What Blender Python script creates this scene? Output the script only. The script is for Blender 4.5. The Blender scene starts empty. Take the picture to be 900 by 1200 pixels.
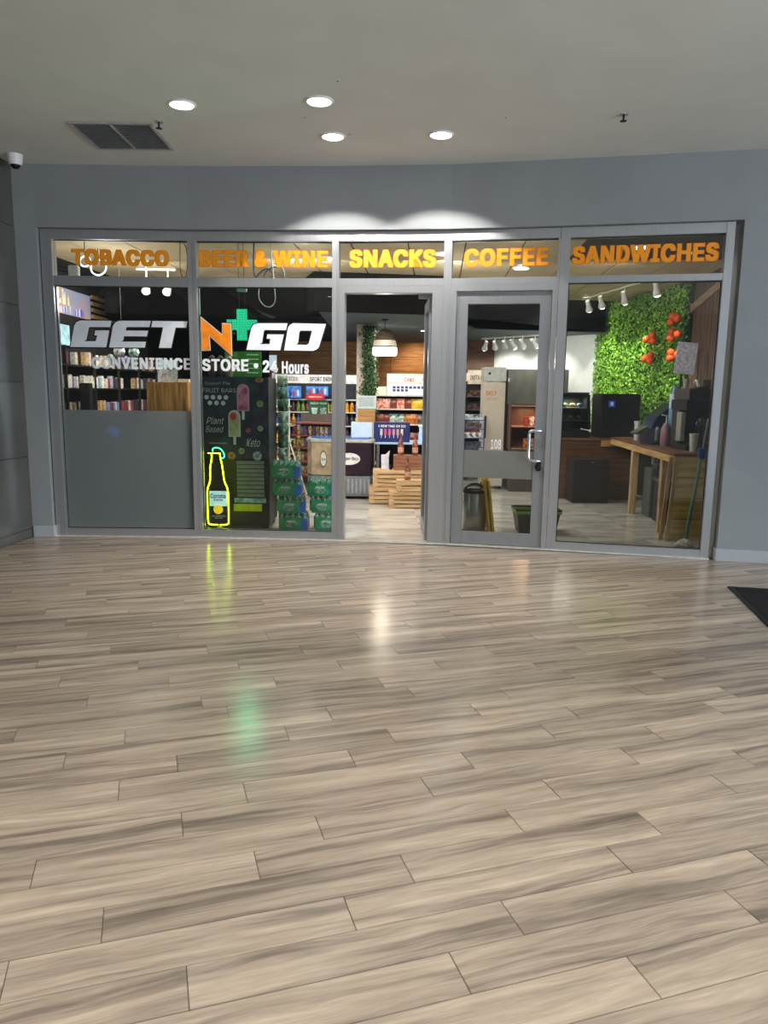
import bpy, bmesh, math, random
from mathutils import Vector, Matrix
import numpy as np
random.seed(7)
S = bpy.context.scene
C = S.collection

# ------------------------------------------------------------ camera, world, exposure
F, PITCH, ROLL, CAMZ = 876.0, 0.15938, -0.01368, 1.523
cam = bpy.data.cameras.new('camera'); camo = bpy.data.objects.new('camera', cam); C.objects.link(camo)
cam.sensor_fit = 'VERTICAL'; cam.sensor_height = 36.0; cam.lens = F / 1200 * 36.0; cam.clip_start = .05; cam.clip_end = 200
fw = Vector((0, math.cos(PITCH), -math.sin(PITCH))); rt0 = Vector((1, 0, 0)); dn0 = Vector((0, -math.sin(PITCH), -math.cos(PITCH)))
rt = math.cos(ROLL) * rt0 + math.sin(ROLL) * dn0; dn = -math.sin(ROLL) * rt0 + math.cos(ROLL) * dn0
mw = Matrix((( rt.x, -dn.x, -fw.x, 0), (rt.y, -dn.y, -fw.y, 0), (rt.z, -dn.z, -fw.z, CAMZ), (0, 0, 0, 1)))
camo.matrix_world = mw
S.camera = camo
S.view_settings.view_transform = 'Standard'; S.view_settings.look = 'None'; S.view_settings.gamma = 1
S.view_settings.use_curve_mapping = False; S.view_settings.exposure = 0.0
w = bpy.data.worlds.new('world'); S.world = w; w.use_nodes = True
w.node_tree.nodes['Background'].inputs[0].default_value = (.62, .74, .9, 1)
w.node_tree.nodes['Background'].inputs[1].default_value = 1.0


def light(name, typ, loc, power, col=(1, 1, 1), size=.3, size_y=None, target=None, spot=None, blend=.5, parent=None):
    l = bpy.data.lights.new(name, typ); l.energy = power; l.color = col
    if typ == 'AREA':
        l.shape = 'RECTANGLE' if size_y else 'SQUARE'; l.size = size
        if size_y: l.size_y = size_y
    else:
        l.shadow_soft_size = size
    if typ == 'SPOT':
        l.spot_size = math.radians(spot); l.spot_blend = blend
    o = bpy.data.objects.new(name, l); C.objects.link(o); o.location = loc
    if target is not None:
        o.rotation_euler = (Vector(target) - Vector(loc)).to_track_quat('-Z', 'Y').to_euler()
    if parent: o.parent = parent
    return o


# daylight entering the lobby through the glazed entrance on its right and behind
light('daylight_side', 'AREA', (7.8, -1.9, 1.5), 760, (.78, .89, 1), 8, 2.6, target=(0, -1.2, 1.5))
# store ceiling light, and added fill points
for lx, ly, lz, p in [(-3.0, 9.2, 2.9, 26), (-1.0, 8.9, 2.9, 50), (.9, 8.9, 2.9, 44), (2.6, 8.9, 2.9, 5), (1.5, 11.0, 2.9, 16)]:
    light('store_light', 'AREA', (lx, ly, lz), p * 1.25, (1, .95, .88), .6, target=(lx, ly + 2.2, 0))
    light('store_light', 'POINT', (lx, ly, 2.6), p * .16, (1, .93, .85), .2)  # added point with no fitting, throws light up onto the ceiling
for lx, ly, p in [(-2.4, 7.98, 3), (-.85, 7.95, 12), (.2, 7.85, 8), (1.3, 7.7, 7), (2.8, 7.35, 4)]:
    light('front_fill', 'AREA', (lx, ly, 2.99), p, (1, .96, .9), .3, target=(lx, ly + 1.9, 0))  # added fill just inside the glass, brightens the goods facing the lobby
light('store_light', 'AREA', (-1.2, 12.4, 2.5), 32, (.95, 1, .98), .7, target=(-1.2, 13.2, 0))
light('store_light', 'AREA', (.3, 11.9, 2.5), 44, (1, .97, .92), .8, target=(.3, 12.6, 0))
light('store_light', 'AREA', (2.2, 11.7, 2.9), 16, (1, .9, .78), .7, target=(2.2, 13, 0))

# ------------------------------------------------------------ materials
def lin(c):
    return tuple(((v / 255) / 12.92 if v / 255 <= .04045 else ((v / 255 + .055) / 1.055) ** 2.4) for v in c) + (1,)

MC = {}
def M(col, rough=.5, metal=0., emit=0., var=.06, scale=14., kind='plain', stretch=(1, 1, 1), col2=None, spec=.5, trans=0., alpha=1.):
    key = (tuple(col), rough, metal, emit, var, scale, kind, stretch, tuple(col2) if col2 else None, spec, trans, alpha)
    if key in MC: return MC[key]
    m = bpy.data.materials.new('%s_%d_%d_%d' % ((kind,) + tuple(int(v) for v in col))); m.use_nodes = True
    nt = m.node_tree; N = nt.nodes; L = nt.links; b = N['Principled BSDF']
    b.inputs['Roughness'].default_value = rough; b.inputs['Metallic'].default_value = metal
    b.inputs['Specular IOR Level'].default_value = spec
    if trans: b.inputs['Transmission Weight'].default_value = trans
    if alpha < 1: b.inputs['Alpha'].default_value = alpha
    tc = N.new('ShaderNodeTexCoord'); mp = N.new('ShaderNodeMapping'); mp.inputs['Scale'].default_value = stretch
    L.new(tc.outputs['Object'], mp.inputs[0])
    oi = N.new('ShaderNodeObjectInfo'); ad = N.new('ShaderNodeVectorMath'); ad.operation = 'MULTIPLY_ADD'
    ad.inputs[1].default_value = (7, 13, 5)
    L.new(oi.outputs['Random'], ad.inputs[0]); L.new(mp.outputs[0], ad.inputs[2])
    nz = N.new('ShaderNodeTexNoise'); nz.inputs['Scale'].default_value = scale; nz.inputs['Detail'].default_value = 4
    L.new(ad.outputs[0], nz.inputs['Vector'])
    rp = N.new('ShaderNodeValToRGB'); c = lin(col)
    c2 = lin(col2) if col2 else tuple(max(0, v * (1 - var * 3)) for v in c[:3]) + (1,)
    c1 = c if col2 else tuple(min(1, v * (1 + var)) for v in c[:3]) + (1,)
    rp.color_ramp.elements[0].position = .36; rp.color_ramp.elements[1].position = .62
    rp.color_ramp.elements[0].color = c2; rp.color_ramp.elements[1].color = c1
    L.new(nz.outputs[0], rp.inputs[0]); L.new(rp.outputs[0], b.inputs['Base Color'])
    if emit:
        L.new(rp.outputs[0], b.inputs['Emission Color']); b.inputs['Emission Strength'].default_value = emit
    MC[key] = m
    return m

def wood(col, col2, scale=3., stretch=(1, 14, 14), rough=.55):
    return M(col, rough, kind='wood', col2=col2, scale=scale, stretch=stretch, spec=.3)

def emission(col, s):
    return M(col, .4, emit=s, var=.01)

def glass_mat():
    m = bpy.data.materials.new('pane_glass'); m.use_nodes = True; nt = m.node_tree; N = nt.nodes; L = nt.links
    N.remove(N['Principled BSDF']); out = N['Material Output']
    t = N.new('ShaderNodeBsdfTransparent'); t.inputs[0].default_value = (.9, .93, .92, 1)
    g = N.new('ShaderNodeBsdfGlossy'); g.inputs['Roughness'].default_value = .0
    nz = N.new('ShaderNodeTexNoise'); nz.inputs['Scale'].default_value = .7
    bp = N.new('ShaderNodeBump'); bp.inputs['Strength'].default_value = .01; L.new(nz.outputs[0], bp.inputs['Height']); L.new(bp.outputs[0], g.inputs['Normal'])
    fr = N.new('ShaderNodeFresnel'); fr.inputs[0].default_value = 1.5
    mx = N.new('ShaderNodeMixShader'); L.new(fr.outputs[0], mx.inputs[0]); L.new(t.outputs[0], mx.inputs[1]); L.new(g.outputs[0], mx.inputs[2])
    L.new(mx.outputs[0], out.inputs[0]); return m
GLASS = glass_mat()

def film_mat(name, col, mix):
    m = bpy.data.materials.new(name); m.use_nodes = True; nt = m.node_tree; N = nt.nodes; L = nt.links
    N.remove(N['Principled BSDF']); out = N['Material Output']
    r = N.new('ShaderNodeBsdfRefraction'); r.inputs['Roughness'].default_value = .55; r.inputs['IOR'].default_value = 1.06
    r.inputs[0].default_value = (.8, .84, .84, 1)
    d = N.new('ShaderNodeBsdfDiffuse'); d.inputs[0].default_value = lin(col)
    nz = N.new('ShaderNodeTexNoise'); nz.inputs['Scale'].default_value = 1.6
    mr = N.new('ShaderNodeMapRange'); mr.inputs[3].default_value = mix - .06; mr.inputs[4].default_value = mix + .06
    L.new(nz.outputs[0], mr.inputs[0])
    mx = N.new('ShaderNodeMixShader'); L.new(mr.outputs[0], mx.inputs[0]); L.new(r.outputs[0], mx.inputs[1]); L.new(d.outputs[0], mx.inputs[2])
    L.new(mx.outputs[0], out.inputs[0]); return m
FILM = film_mat('frosted_film', (128, 136, 136), .55)
FILM2 = film_mat('grey_film', (122, 122, 118), .9)

def plank_mat():
    m = bpy.data.materials.new('wood_look_tile'); m.use_nodes = True; nt = m.node_tree; N = nt.nodes; L = nt.links
    b = N['Principled BSDF']
    ge = N.new('ShaderNodeNewGeometry'); oi = N.new('ShaderNodeObjectInfo')
    vr = N.new('ShaderNodeVectorRotate'); vr.rotation_type = 'Z_AXIS'; vr.inputs['Angle'].default_value = -.30512
    L.new(ge.outputs['Position'], vr.inputs['Vector'])
    rs = N.new('ShaderNodeMath'); rs.operation = 'ADD'; L.new(oi.outputs['Random'], rs.inputs[0]); L.new(ge.outputs['Random Per Island'], rs.inputs[1])
    sc = N.new('ShaderNodeVectorMath'); sc.operation = 'MULTIPLY_ADD'; sc.inputs[1].default_value = (37, 53, 11)
    L.new(rs.outputs[0], sc.inputs[0]); L.new(vr.outputs[0], sc.inputs[2])
    # slow warp so that the grain swerves
    mp0 = N.new('ShaderNodeMapping'); mp0.inputs['Scale'].default_value = (1.6, 5, 1); L.new(sc.outputs[0], mp0.inputs[0])
    n0 = N.new('ShaderNodeTexNoise'); n0.inputs['Scale'].default_value = 1.; n0.inputs['Detail'].default_value = 2; L.new(mp0.outputs[0], n0.inputs['Vector'])
    wa = N.new('ShaderNodeVectorMath'); wa.operation = 'MULTIPLY_ADD'; wa.inputs[1].default_value = (0, .1, 0); L.new(n0.outputs[1], wa.inputs[0]); L.new(sc.outputs[0], wa.inputs[2])
    mp = N.new('ShaderNodeMapping'); mp.inputs['Scale'].default_value = (.8, 14.5, 1); L.new(wa.outputs[0], mp.inputs[0])
    n1 = N.new('ShaderNodeTexNoise'); n1.inputs['Scale'].default_value = 1.; n1.inputs['Detail'].default_value = 6; n1.inputs['Roughness'].default_value = .66; L.new(mp.outputs[0], n1.inputs['Vector'])
    rp = N.new('ShaderNodeValToRGB'); e = rp.color_ramp.elements
    e[0].position = .27; e[0].color = lin((104, 93, 84)); e[1].position = .76; e[1].color = lin((208, 192, 172))
    for p, c in [(.39, (132, 119, 107)), (.48, (160, 145, 130)), (.60, (182, 166, 148))]:
        x = e.new(p); x.color = lin(c)
    L.new(n1.outputs[0], rp.inputs[0])
    mp2 = N.new('ShaderNodeMapping'); mp2.inputs['Scale'].default_value = (9, 110, 1); L.new(wa.outputs[0], mp2.inputs[0])
    n2 = N.new('ShaderNodeTexNoise'); n2.inputs['Scale'].default_value = 1.; n2.inputs['Detail'].default_value = 3; L.new(mp2.outputs[0], n2.inputs['Vector'])
    r2 = N.new('ShaderNodeMapRange'); r2.inputs[1].default_value = .3; r2.inputs[2].default_value = .7; r2.inputs[3].default_value = .88; r2.inputs[4].default_value = 1.07; L.new(n2.outputs[0], r2.inputs[0])
    fr = N.new('ShaderNodeMath'); fr.operation = 'FRACT'; L.new(rs.outputs[0], fr.inputs[0])
    r3 = N.new('ShaderNodeMapRange'); r3.inputs[3].default_value = .86; r3.inputs[4].default_value = 1.08; L.new(fr.outputs[0], r3.inputs[0])
    mu = N.new('ShaderNodeMath'); mu.operation = 'MULTIPLY'; L.new(r2.outputs[0], mu.inputs[0]); L.new(r3.outputs[0], mu.inputs[1])
    vm = N.new('ShaderNodeVectorMath'); vm.operation = 'SCALE'; L.new(rp.outputs[0], vm.inputs[0]); L.new(mu.outputs[0], vm.inputs['Scale'])
    L.new(vm.outputs[0], b.inputs['Base Color'])
    b.inputs['Specular IOR Level'].default_value = .5
    rr = N.new('ShaderNodeMapRange'); rr.inputs[3].default_value = .14; rr.inputs[4].default_value = .26; L.new(n1.outputs[0], rr.inputs[0]); L.new(rr.outputs[0], b.inputs['Roughness'])
    bp = N.new('ShaderNodeBump'); bp.inputs['Strength'].default_value = .06; bp.inputs['Distance'].default_value = .002; L.new(n2.outputs[0], bp.inputs['Height']); L.new(bp.outputs[0], b.inputs['Normal'])
    return m
PLANK = plank_mat()

def marble_mat():
    m = M((196, 192, 184), .16, kind='marble', col2=(158, 152, 146), scale=1.6, stretch=(1, 3.2, 1), spec=.6)
    return m
MARBLE = marble_mat()
WALLG = M((138, 142, 145), .7, var=.015, scale=3)
CEILM = M((206, 209, 204), .85, var=.012, scale=2)
ALU = M((186, 189, 194), .34, .75, var=.02, stretch=(30, 30, 1), scale=4)
ALU2 = M((160, 164, 170), .38, .7, var=.02, stretch=(30, 30, 1), scale=4)
WHITE = M((232, 232, 232), .45, var=.01)
BASE = M((168, 171, 175), .4, var=.01)
BLACK = M((14, 14, 16), .45, var=.1)
BLK2 = M((26, 27, 30), .6, var=.1)
STEEL = M((170, 168, 162), .28, .95, var=.03, stretch=(2, 2, 40))
CHROME = M((215, 216, 220), .2, .95, var=.01)
CRATE = wood((214, 184, 140), (176, 141, 98))
PINE = wood((190, 160, 118), (150, 120, 82), stretch=(8, 8, 1))
PLY = wood((222, 194, 126), (186, 154, 90), stretch=(8, .8, 8))

# ------------------------------------------------------------ mesh builder
class MB:
    def __init__(s): s.v = []; s.f = []
    def add(s, v, f):
        k = len(s.v); s.v += [tuple(p) for p in v]; s.f += [tuple(i + k for i in q) for q in f]; return s
    def box(s, x0, x1, y0, y1, z0, z1, rot=None, at=(0, 0, 0)):
        v = [(x, y, z) for z in (z0, z1) for y in (y0, y1) for x in (x0, x1)]
        if rot is not None: v = [tuple(rot @ Vector(p) + Vector(at)) for p in v]
        return s.add(v, [(0, 2, 3, 1), (4, 5, 7, 6), (0, 1, 5, 4), (2, 6, 7, 3), (0, 4, 6, 2), (1, 3, 7, 5)])
    def lathe(s, prof, n=20, at=(0, 0, 0), rot=None, cap=True):
        v = []; f = []
        for r, z in prof:
            for i in range(n):
                a = 2 * math.pi * i / n; v.append((r * math.cos(a), r * math.sin(a), z))
        for j in range(len(prof) - 1):
            for i in range(n):
                f.append((j * n + i, j * n + (i + 1) % n, (j + 1) * n + (i + 1) % n, (j + 1) * n + i))
        if cap:
            f.append(tuple(reversed(range(n)))); f.append(tuple(range((len(prof) - 1) * n, len(prof) * n)))
        R = rot if rot is not None else Matrix.Identity(3)
        return s.add([tuple(R @ Vector(p) + Vector(at)) for p in v], f)
    def tube(s, pts, r, n=8, closed=False):
        pts = [Vector(p) for p in pts]; k = len(pts); v = []; f = []
        up = None
        for j, p in enumerate(pts):
            a = pts[(j - 1) % k] if (j > 0 or closed) else p; b = pts[(j + 1) % k] if (j < k - 1 or closed) else p
            t = (b - a).normalized()
            if up is None: up = Vector((0, 0, 1)) if abs(t.z) < .9 else Vector((0, 1, 0))
            u = (up - t * up.dot(t)); u = u.normalized() if u.length > 1e-6 else t.orthogonal().normalized(); up = u
            w_ = t.cross(u)
            for i in range(n):
                an = 2 * math.pi * i / n; v.append(tuple(p + r * (u * math.cos(an) + w_ * math.sin(an))))
        for j in range(k if closed else k - 1):
            for i in range(n):
                f.append((j * n + i, j * n + (i + 1) % n, ((j + 1) % k) * n + (i + 1) % n, ((j + 1) % k) * n + i))
        if not closed:
            f.append(tuple(reversed(range(n)))); f.append(tuple(range((k - 1) * n, k * n)))
        return s.add(v, f)
    def prism(s, poly, y0, y1):      # polygon in x,z extruded along y
        n = len(poly); v = [(x, y0, z) for x, z in poly] + [(x, y1, z) for x, z in poly]
        f = [tuple(range(n)), tuple(reversed(range(n, 2 * n)))] + [(i, i + n, (i + 1) % n + n, (i + 1) % n) for i in range(n)]
        return s.add(v, f)
    def prismz(s, poly, z0, z1):
        n = len(poly); v = [(x, y, z0) for x, y in poly] + [(x, y, z1) for x, y in poly]
        f = [tuple(reversed(range(n))), tuple(range(n, 2 * n))] + [(i, (i + 1) % n, (i + 1) % n + n, i + n) for i in range(n)]
        return s.add(v, f)
    def ball(s, c, r, n=10, sq=(1, 1, 1)):
        prof = [(r * math.sin(math.pi * j / 6), -r * math.cos(math.pi * j / 6)) for j in range(7)]
        prof[0] = (r * .02, -r); prof[-1] = (r * .02, r)
        k = len(s.v); s.lathe(prof, n)
        for i in range(k, len(s.v)):
            p = s.v[i]; s.v[i] = (p[0] * sq[0] + c[0], p[1] * sq[1] + c[1], p[2] * sq[2] + c[2])
        return s
    def mesh(s, name, bev=0, smooth=False):
        me = bpy.data.meshes.new(name); me.from_pydata(s.v, [], s.f)
        bm = bmesh.new(); bm.from_mesh(me); bmesh.ops.recalc_face_normals(bm, faces=bm.faces)
        if bev:
            ed = [e for e in bm.edges if len(e.link_faces) == 2 and e.calc_face_angle(0) > .5]
            bmesh.ops.bevel(bm, geom=ed, offset=bev, segments=2, affect='EDGES', clamp_overlap=True)
        bm.to_mesh(me); bm.free()
        if smooth:
            for p in me.polygons: p.use_smooth = True
            try: me.set_sharp_from_angle(angle=.7)
            except Exception: pass
        return me
    def build(s, name, mat, parent=None, bev=0, smooth=False, label=None, kind=None, loc=None):
        me = s.mesh(name, bev, smooth); me.materials.append(mat)
        return link(name, me, parent, label, kind, loc)

def link(name, me, parent=None, label=None, kind=None, loc=None):
    o = bpy.data.objects.new(name, me); C.objects.link(o)
    if parent is not None: o.parent = parent
    if label: o['label'] = label
    if kind: o['kind'] = kind
    if loc: o.location = loc
    return o

def thing(name, label, cat, loc=(0, 0, 0), rz=0, group=None):
    o = bpy.data.objects.new(name, None); C.objects.link(o); o.empty_display_size = .1
    o.location = loc; o.rotation_euler = (0, 0, rz); o['label'] = label; o['category'] = cat
    if group: o['group'] = group
    return o

def struct(name, loc=(0, 0, 0), rz=0, label=None):
    o = bpy.data.objects.new(name, None); C.objects.link(o); o.location = loc; o.rotation_euler = (0, 0, rz); o['kind'] = 'structure'
    if label: o['label'] = label
    return o

def tag(o, label, cat, group=None):
    o['label'] = label; o['category'] = cat
    if group: o['group'] = group
    return o

def dup(root, loc, rz=None, label=None, group=None, mats=None):
    r = root.copy(); C.objects.link(r); r.location = loc
    if rz is not None: r.rotation_euler = (0, 0, rz)
    if label: r['label'] = label
    if group: r['group'] = group
    for ch in list(root.children):
        c = ch.copy(); C.objects.link(c); c.parent = r
        for g in ch.children:
            d = g.copy(); C.objects.link(d); d.parent = c
    return r

B = MB
ORD = 'first second third fourth fifth sixth seventh eighth ninth tenth eleventh twelfth thirteenth fourteenth fifteenth sixteenth seventeenth eighteenth nineteenth twentieth'.split()
TENS = {2: 'twenty', 3: 'thirty', 4: 'forty', 5: 'fifty', 6: 'sixty'}
SEEN = {}
def nth(key):
    SEEN[key] = k = SEEN.get(key, 0) + 1
    if k <= 20: return ORD[k - 1]
    return TENS[k // 10] + ('-' + ORD[k % 10 - 1] if k % 10 else '')[:20] if k % 10 else TENS[k // 10][:-1] + 'ieth'

# ------------------------------------------------------------ text and cut vinyl
FONT = None
try:
    import os
    FONT = bpy.data.fonts.load(os.path.join(bpy.utils.system_resource('DATAFILES'), 'fonts', 'Inter.woff2'))
except Exception:
    FONT = None

def curve_mesh(cu, name):
    o = bpy.data.objects.new('tmp', cu); C.objects.link(o)
    dg = bpy.context.evaluated_depsgraph_get(); me = bpy.data.meshes.new_from_object(o.evaluated_get(dg))
    bpy.data.objects.remove(o); me.name = name; return me

def islands(me):
    n = len(me.vertices); p = list(range(n))
    def fnd(a):
        while p[a] != a: p[a] = p[p[a]]; a = p[a]
        return a
    for e in me.edges:
        a, b = fnd(e.vertices[0]), fnd(e.vertices[1])
        if a != b: p[a] = b
    g = {}
    for i in range(n): g.setdefault(fnd(i), []).append(i)
    return list(g.values())

def bold_mesh(pts, faces, r, fit, ext, name):
    """flat glyph outlines thickened by r (font units) and cut ext thick; fit maps font units to x, z"""
    sh = [(0, 0)] if r <= 0 else [(r * a, r * .62 * b) for a in (-1, 0, 1) for b in (-1, 0, 1)]
    bm = bmesh.new()
    for si, (dx, dz) in enumerate(sh):
        vs = [bm.verts.new(Vector(fit(x + dx, z + dz)) - Vector((0, si * .00004, 0))) for x, z in pts]
        for f in faces:
            try: bm.faces.new([vs[i] for i in f])
            except ValueError: pass
    r_ = bmesh.ops.extrude_face_region(bm, geom=bm.faces[:])
    for e in r_['geom']:
        if isinstance(e, bmesh.types.BMVert): e.co.y -= ext
    me = bpy.data.meshes.new(name); bmesh.ops.recalc_face_normals(bm, faces=bm.faces); bm.to_mesh(me); bm.free(); return me

def glyphs(s, shear=0, space=1.05):
    cu = bpy.data.curves.new('text', 'FONT'); cu.body = s; cu.size = 1; cu.shear = shear; cu.resolution_u = 3; cu.space_character = space
    if FONT: cu.font = FONT
    me = curve_mesh(cu, 'text'); pts = [(v.co.x, v.co.y) for v in me.vertices]; fs = [tuple(q.vertices) for q in me.polygons]
    isl = islands(me); bpy.data.meshes.remove(me); return pts, fs, isl

def fitter(pts, r, box):
    xs = [p[0] for p in pts]; zs = [p[1] for p in pts]
    lx, hx_, lz, hz = min(xs) - r, max(xs) + r, min(zs) - r * .62, max(zs) + r * .62
    kx = (box[1] - box[0]) / (hx_ - lx); kz = (box[3] - box[2]) / (hz - lz)
    return (lambda x, z: (box[0] + (x - lx) * kx, 0, box[2] + (z - lz) * kz)), kx

def flat_text(s, box, mat, parent, y=-.001, off=.02, shear=0, name='lettering', label=None, ext=.001):
    pts, fs, isl = glyphs(s, shear, 1.0 + off * 2); fit, kx = fitter(pts, off, box)
    me = bold_mesh(pts, fs, off, fit, ext, name); me.materials.append(mat)
    return link(name, me, parent, label, None, (0, y, 0))

def word_letters(s, box, mat, edge_mat, parent, label, y, off=.025, edge=.0):
    """each letter of a word is a mesh of its own, backed by its darker border"""
    pts, fs, isl = glyphs(s, 0, 1.0 + off * 2.6); fit, kx = fitter(pts, off, box)
    word = bpy.data.objects.new('lettering', None); C.objects.link(word); word.parent = parent; word['label'] = label
    for ids in isl:
        k = {i: j for j, i in enumerate(ids)}; lp = [pts[i] for i in ids]; lf = [tuple(k[i] for i in f) for f in fs if f[0] in k]
        m2 = bold_mesh(lp, lf, off, fit, .002, 'letter'); m2.materials.append(mat); o = link('letter', m2, word, None, None, (0, y - .001, 0))
        if edge:
            m3 = bold_mesh(lp, lf, off + edge / kx, fit, .0006, 'letter_border'); m3.materials.append(edge_mat); link('letter_border', m3, word, None, None, (0, y, 0))
    return word

def poly_letter(pts, holes, mat, parent, y, grow=0., name='letter', ext=.002):
    cu = bpy.data.curves.new(name, 'CURVE'); cu.dimensions = '2D'; cu.fill_mode = 'BOTH'; cu.offset = grow; cu.extrude = ext
    for q in [pts] + holes:
        sp = cu.splines.new('POLY'); sp.points.add(len(q) - 1); sp.use_cyclic_u = True
        for i, (a, b) in enumerate(q): sp.points[i].co = (a, b, 0, 1)
    me = curve_mesh(cu, name)
    for v in me.vertices: v.co = Vector((v.co.x, v.co.z, v.co.y))
    me.flip_normals(); me.materials.clear(); me.materials.append(mat)
    return link(name, me, parent, None, None, (0, y, 0))

# ------------------------------------------------------------ storefront line
P = [(-3.40, 7.68), (-1.93, 7.70), (-.49, 7.63), (.60, 7.52), (1.62, 7.31), (3.09, 6.98)]
def seg(i):
    a, b = P[i], P[i + 1]; return a, math.atan2(b[1] - a[1], b[0] - a[0]), math.hypot(b[0] - a[0], b[1] - a[1])

# ------------------------------------------------------------ lobby floor of wood-look planks
TH, PW, PLN, O0 = .30512, .1524, .9254, 1.416643 * 1.523
pd = Vector((math.cos(TH), math.sin(TH))); pn = Vector((-math.sin(TH), math.cos(TH)))
floor = B().prismz([(-4.6, -7), (8, -7), (8, 6.2), (3.3, 6.98), (1.62, 7.33), (.6, 7.54), (-.49, 7.65), (-1.93, 7.72), (-3.7, 7.7)], -.12, -.0025).build('floor', M((92, 86, 78), .8, var=.05, scale=30)); floor['kind'] = 'structure'
MODS = {4: .30, 3: .80, 2: .05, 1: .56, 0: .81, -1: .31, -2: .57, -3: .07, -4: .33, -5: .83, -6: .07, -7: .59, -8: .84, -9: .34}
clips = []
for i in range(5):
    a, b = Vector(P[i]), Vector(P[i + 1]); d = (b - a).normalized(); n = Vector((-d.y, d.x)); clips.append((a + n * .04, n))
clips.append((Vector((3.09, 6.9)), Vector((.18, .98)).normalized())); clips.append((Vector((-3.655, 6.9)), Vector((-1, .089)).normalized()))
clips.append((Vector((8, 0)), Vector((1, 0)))); clips.append((Vector((0, -7)), Vector((0, -1))))
cand = []
for k in range(-45, 62):
    md = MODS.get(k, (.33 * (k % 3) + .25 * (k % 4) + .06) % 1)
    for j in range(-14, 16):
        s0 = (j + md) * PLN; c = pn * (O0 - (k + .5) * PW) + pd * (s0 + PLN / 2)
        cor = [pn * (O0 - (k + t) * PW) + pd * s for t in (0, 1) for s in (s0, s0 + PLN)]
        if any(all((q - p).dot(n) > 0 for q in cor) for p, n in clips): continue
        cut = any(any((q - p).dot(n) > 0 for q in cor) for p, n in clips)
        d_ = c.y
        vis = d_ > .6 and abs(c.x) < .62 * d_ + .75 and c.y > 1.0
        cand.append((not vis, c.length, c.copy(), cut))
cand.sort(key=lambda t: (t[0], t[1]))
hx, hy = PLN / 2 - .0012, PW / 2 - .0012
full = B().box(-hx, hx, -hy, hy, -.009, 0).mesh('plank', bev=.0012); full.materials.append(PLANK)
rest = bmesh.new(); cnt = 0
for nv, dist, c, cut in cand:
    if not nv and cnt < 298 and not cut:
        o = link('plank', full, floor); o.location = (c.x, c.y, random.uniform(-.0006, .0002)); o.rotation_euler = (0, 0, TH); cnt += 1; continue
    bm = bmesh.new(); bmesh.ops.create_cube(bm, size=1)
    for v in bm.verts:
        q = pd * v.co.x * 2 * hx + pn * v.co.y * 2 * hy + c; v.co = Vector((q.x, q.y, -.009 if v.co.z < 0 else 0))
    if cut:
        for p, n in clips:
            g = bm.verts[:] + bm.edges[:] + bm.faces[:]
            if not g: break
            r = bmesh.ops.bisect_plane(bm, geom=g, plane_co=(p.x, p.y, 0), plane_no=(n.x, n.y, 0), clear_outer=True)
            ee = [e for e in r['geom_cut'] if isinstance(e, bmesh.types.BMEdge)]
            if ee: bmesh.ops.edgenet_fill(bm, edges=ee)
    if not bm.faces: bm.free(); continue
    tm = bpy.data.meshes.new('plank')
    bm.to_mesh(tm); bm.free()
    if not nv and cnt < 298:
        tm.materials.append(PLANK); link('plank', tm, floor); cnt += 1
    else:
        rest.from_mesh(tm); bpy.data.meshes.remove(tm)
tm = bpy.data.meshes.new('plank_field'); rest.to_mesh(tm); rest.free(); tm.materials.append(PLANK)
link('plank_field', tm, floor, None, 'stuff')

# ------------------------------------------------------------ lobby shell
CH = 3.63
ceil = B().box(-4.7, 8, -7.2, 7.9, CH, CH + .15).build('ceiling', CEILM); ceil['kind'] = 'structure'
# stone left wall, each panel a piece
lw_a = Vector((-3.605, 7.62)); lw_b = Vector((-4.9, -7.0)); ld = (lw_b - lw_a).normalized(); lang = math.atan2(ld.y, ld.x)
wl = struct('wall_left', (lw_a.x, lw_a.y, 0), lang)
B().box(0, 14.7, -.25, -.013, 0, CH).build('wall_core', M((40, 40, 40), .8), wl)
STONE = M((92, 92, 88), .22, kind='stone', col2=(78, 78, 75), scale=1.3, spec=.6)
pm = B().box(.003, 1.497, -.012, 0, .003, .737).mesh('panel', bev=.002); pm.materials.append(STONE)
for r_ in range(5):
    for c_ in range(10):
        z = .09 + r_ * .74
        if z < 3.0: link('panel', pm, wl, None, None, (c_ * 1.5 - .8 * (r_ % 2) + .02, 0, z)) if (c_ or not r_ % 2) else B().box(.023, .7, -.012, 0, z + .003, z + .737).build('panel', STONE, wl)
B().box(0, 14.7, -.012, 0, 3.053, CH - .002).build('panel', STONE, wl)
B().box(0, 14.7, -.012, 0, 0, .088).build('panel', STONE, wl)
# the wall that carries the storefront
W = [(-3.62, 7.56), (-3.41, 7.575), (-1.93, 7.585), (-.49, 7.52), (.60, 7.41), (1.62, 7.20), (3.13, 6.87), (5.6, 6.42), (8.0, 6.0)]
Wb = [(x + .03, y + .34) for x, y in W]
wb = struct('wall_back')
m = B(); n = len(W); v = []
for x, y in W: v.append((x, y, 3.055))
for x, y in Wb: v.append((x, y, 3.055))
for x, y in W: v.append((x, y, CH))
for x, y in Wb: v.append((x, y, CH))
f = []
for i in range(n - 1):
    f += [(i, i + 1, 2 * n + i + 1, 2 * n + i), (n + i, 3 * n + i, 3 * n + i + 1, n + i + 1), (i, n + i, n + i + 1, i + 1), (2 * n + i, 2 * n + i + 1, 3 * n + i + 1, 3 * n + i)]
f += [(0, 2 * n, 3 * n, n), (n - 1, 2 * n - 1, 4 * n - 1, 3 * n - 1)]
m.add(v, f).build('header_wall', WALLG, wb)
B().prismz([(-3.62, 7.56), (-3.41, 7.575), (-3.41, 7.92), (-3.62, 7.92)], 0, 3.055).build('pier', WALLG, wb)
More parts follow.
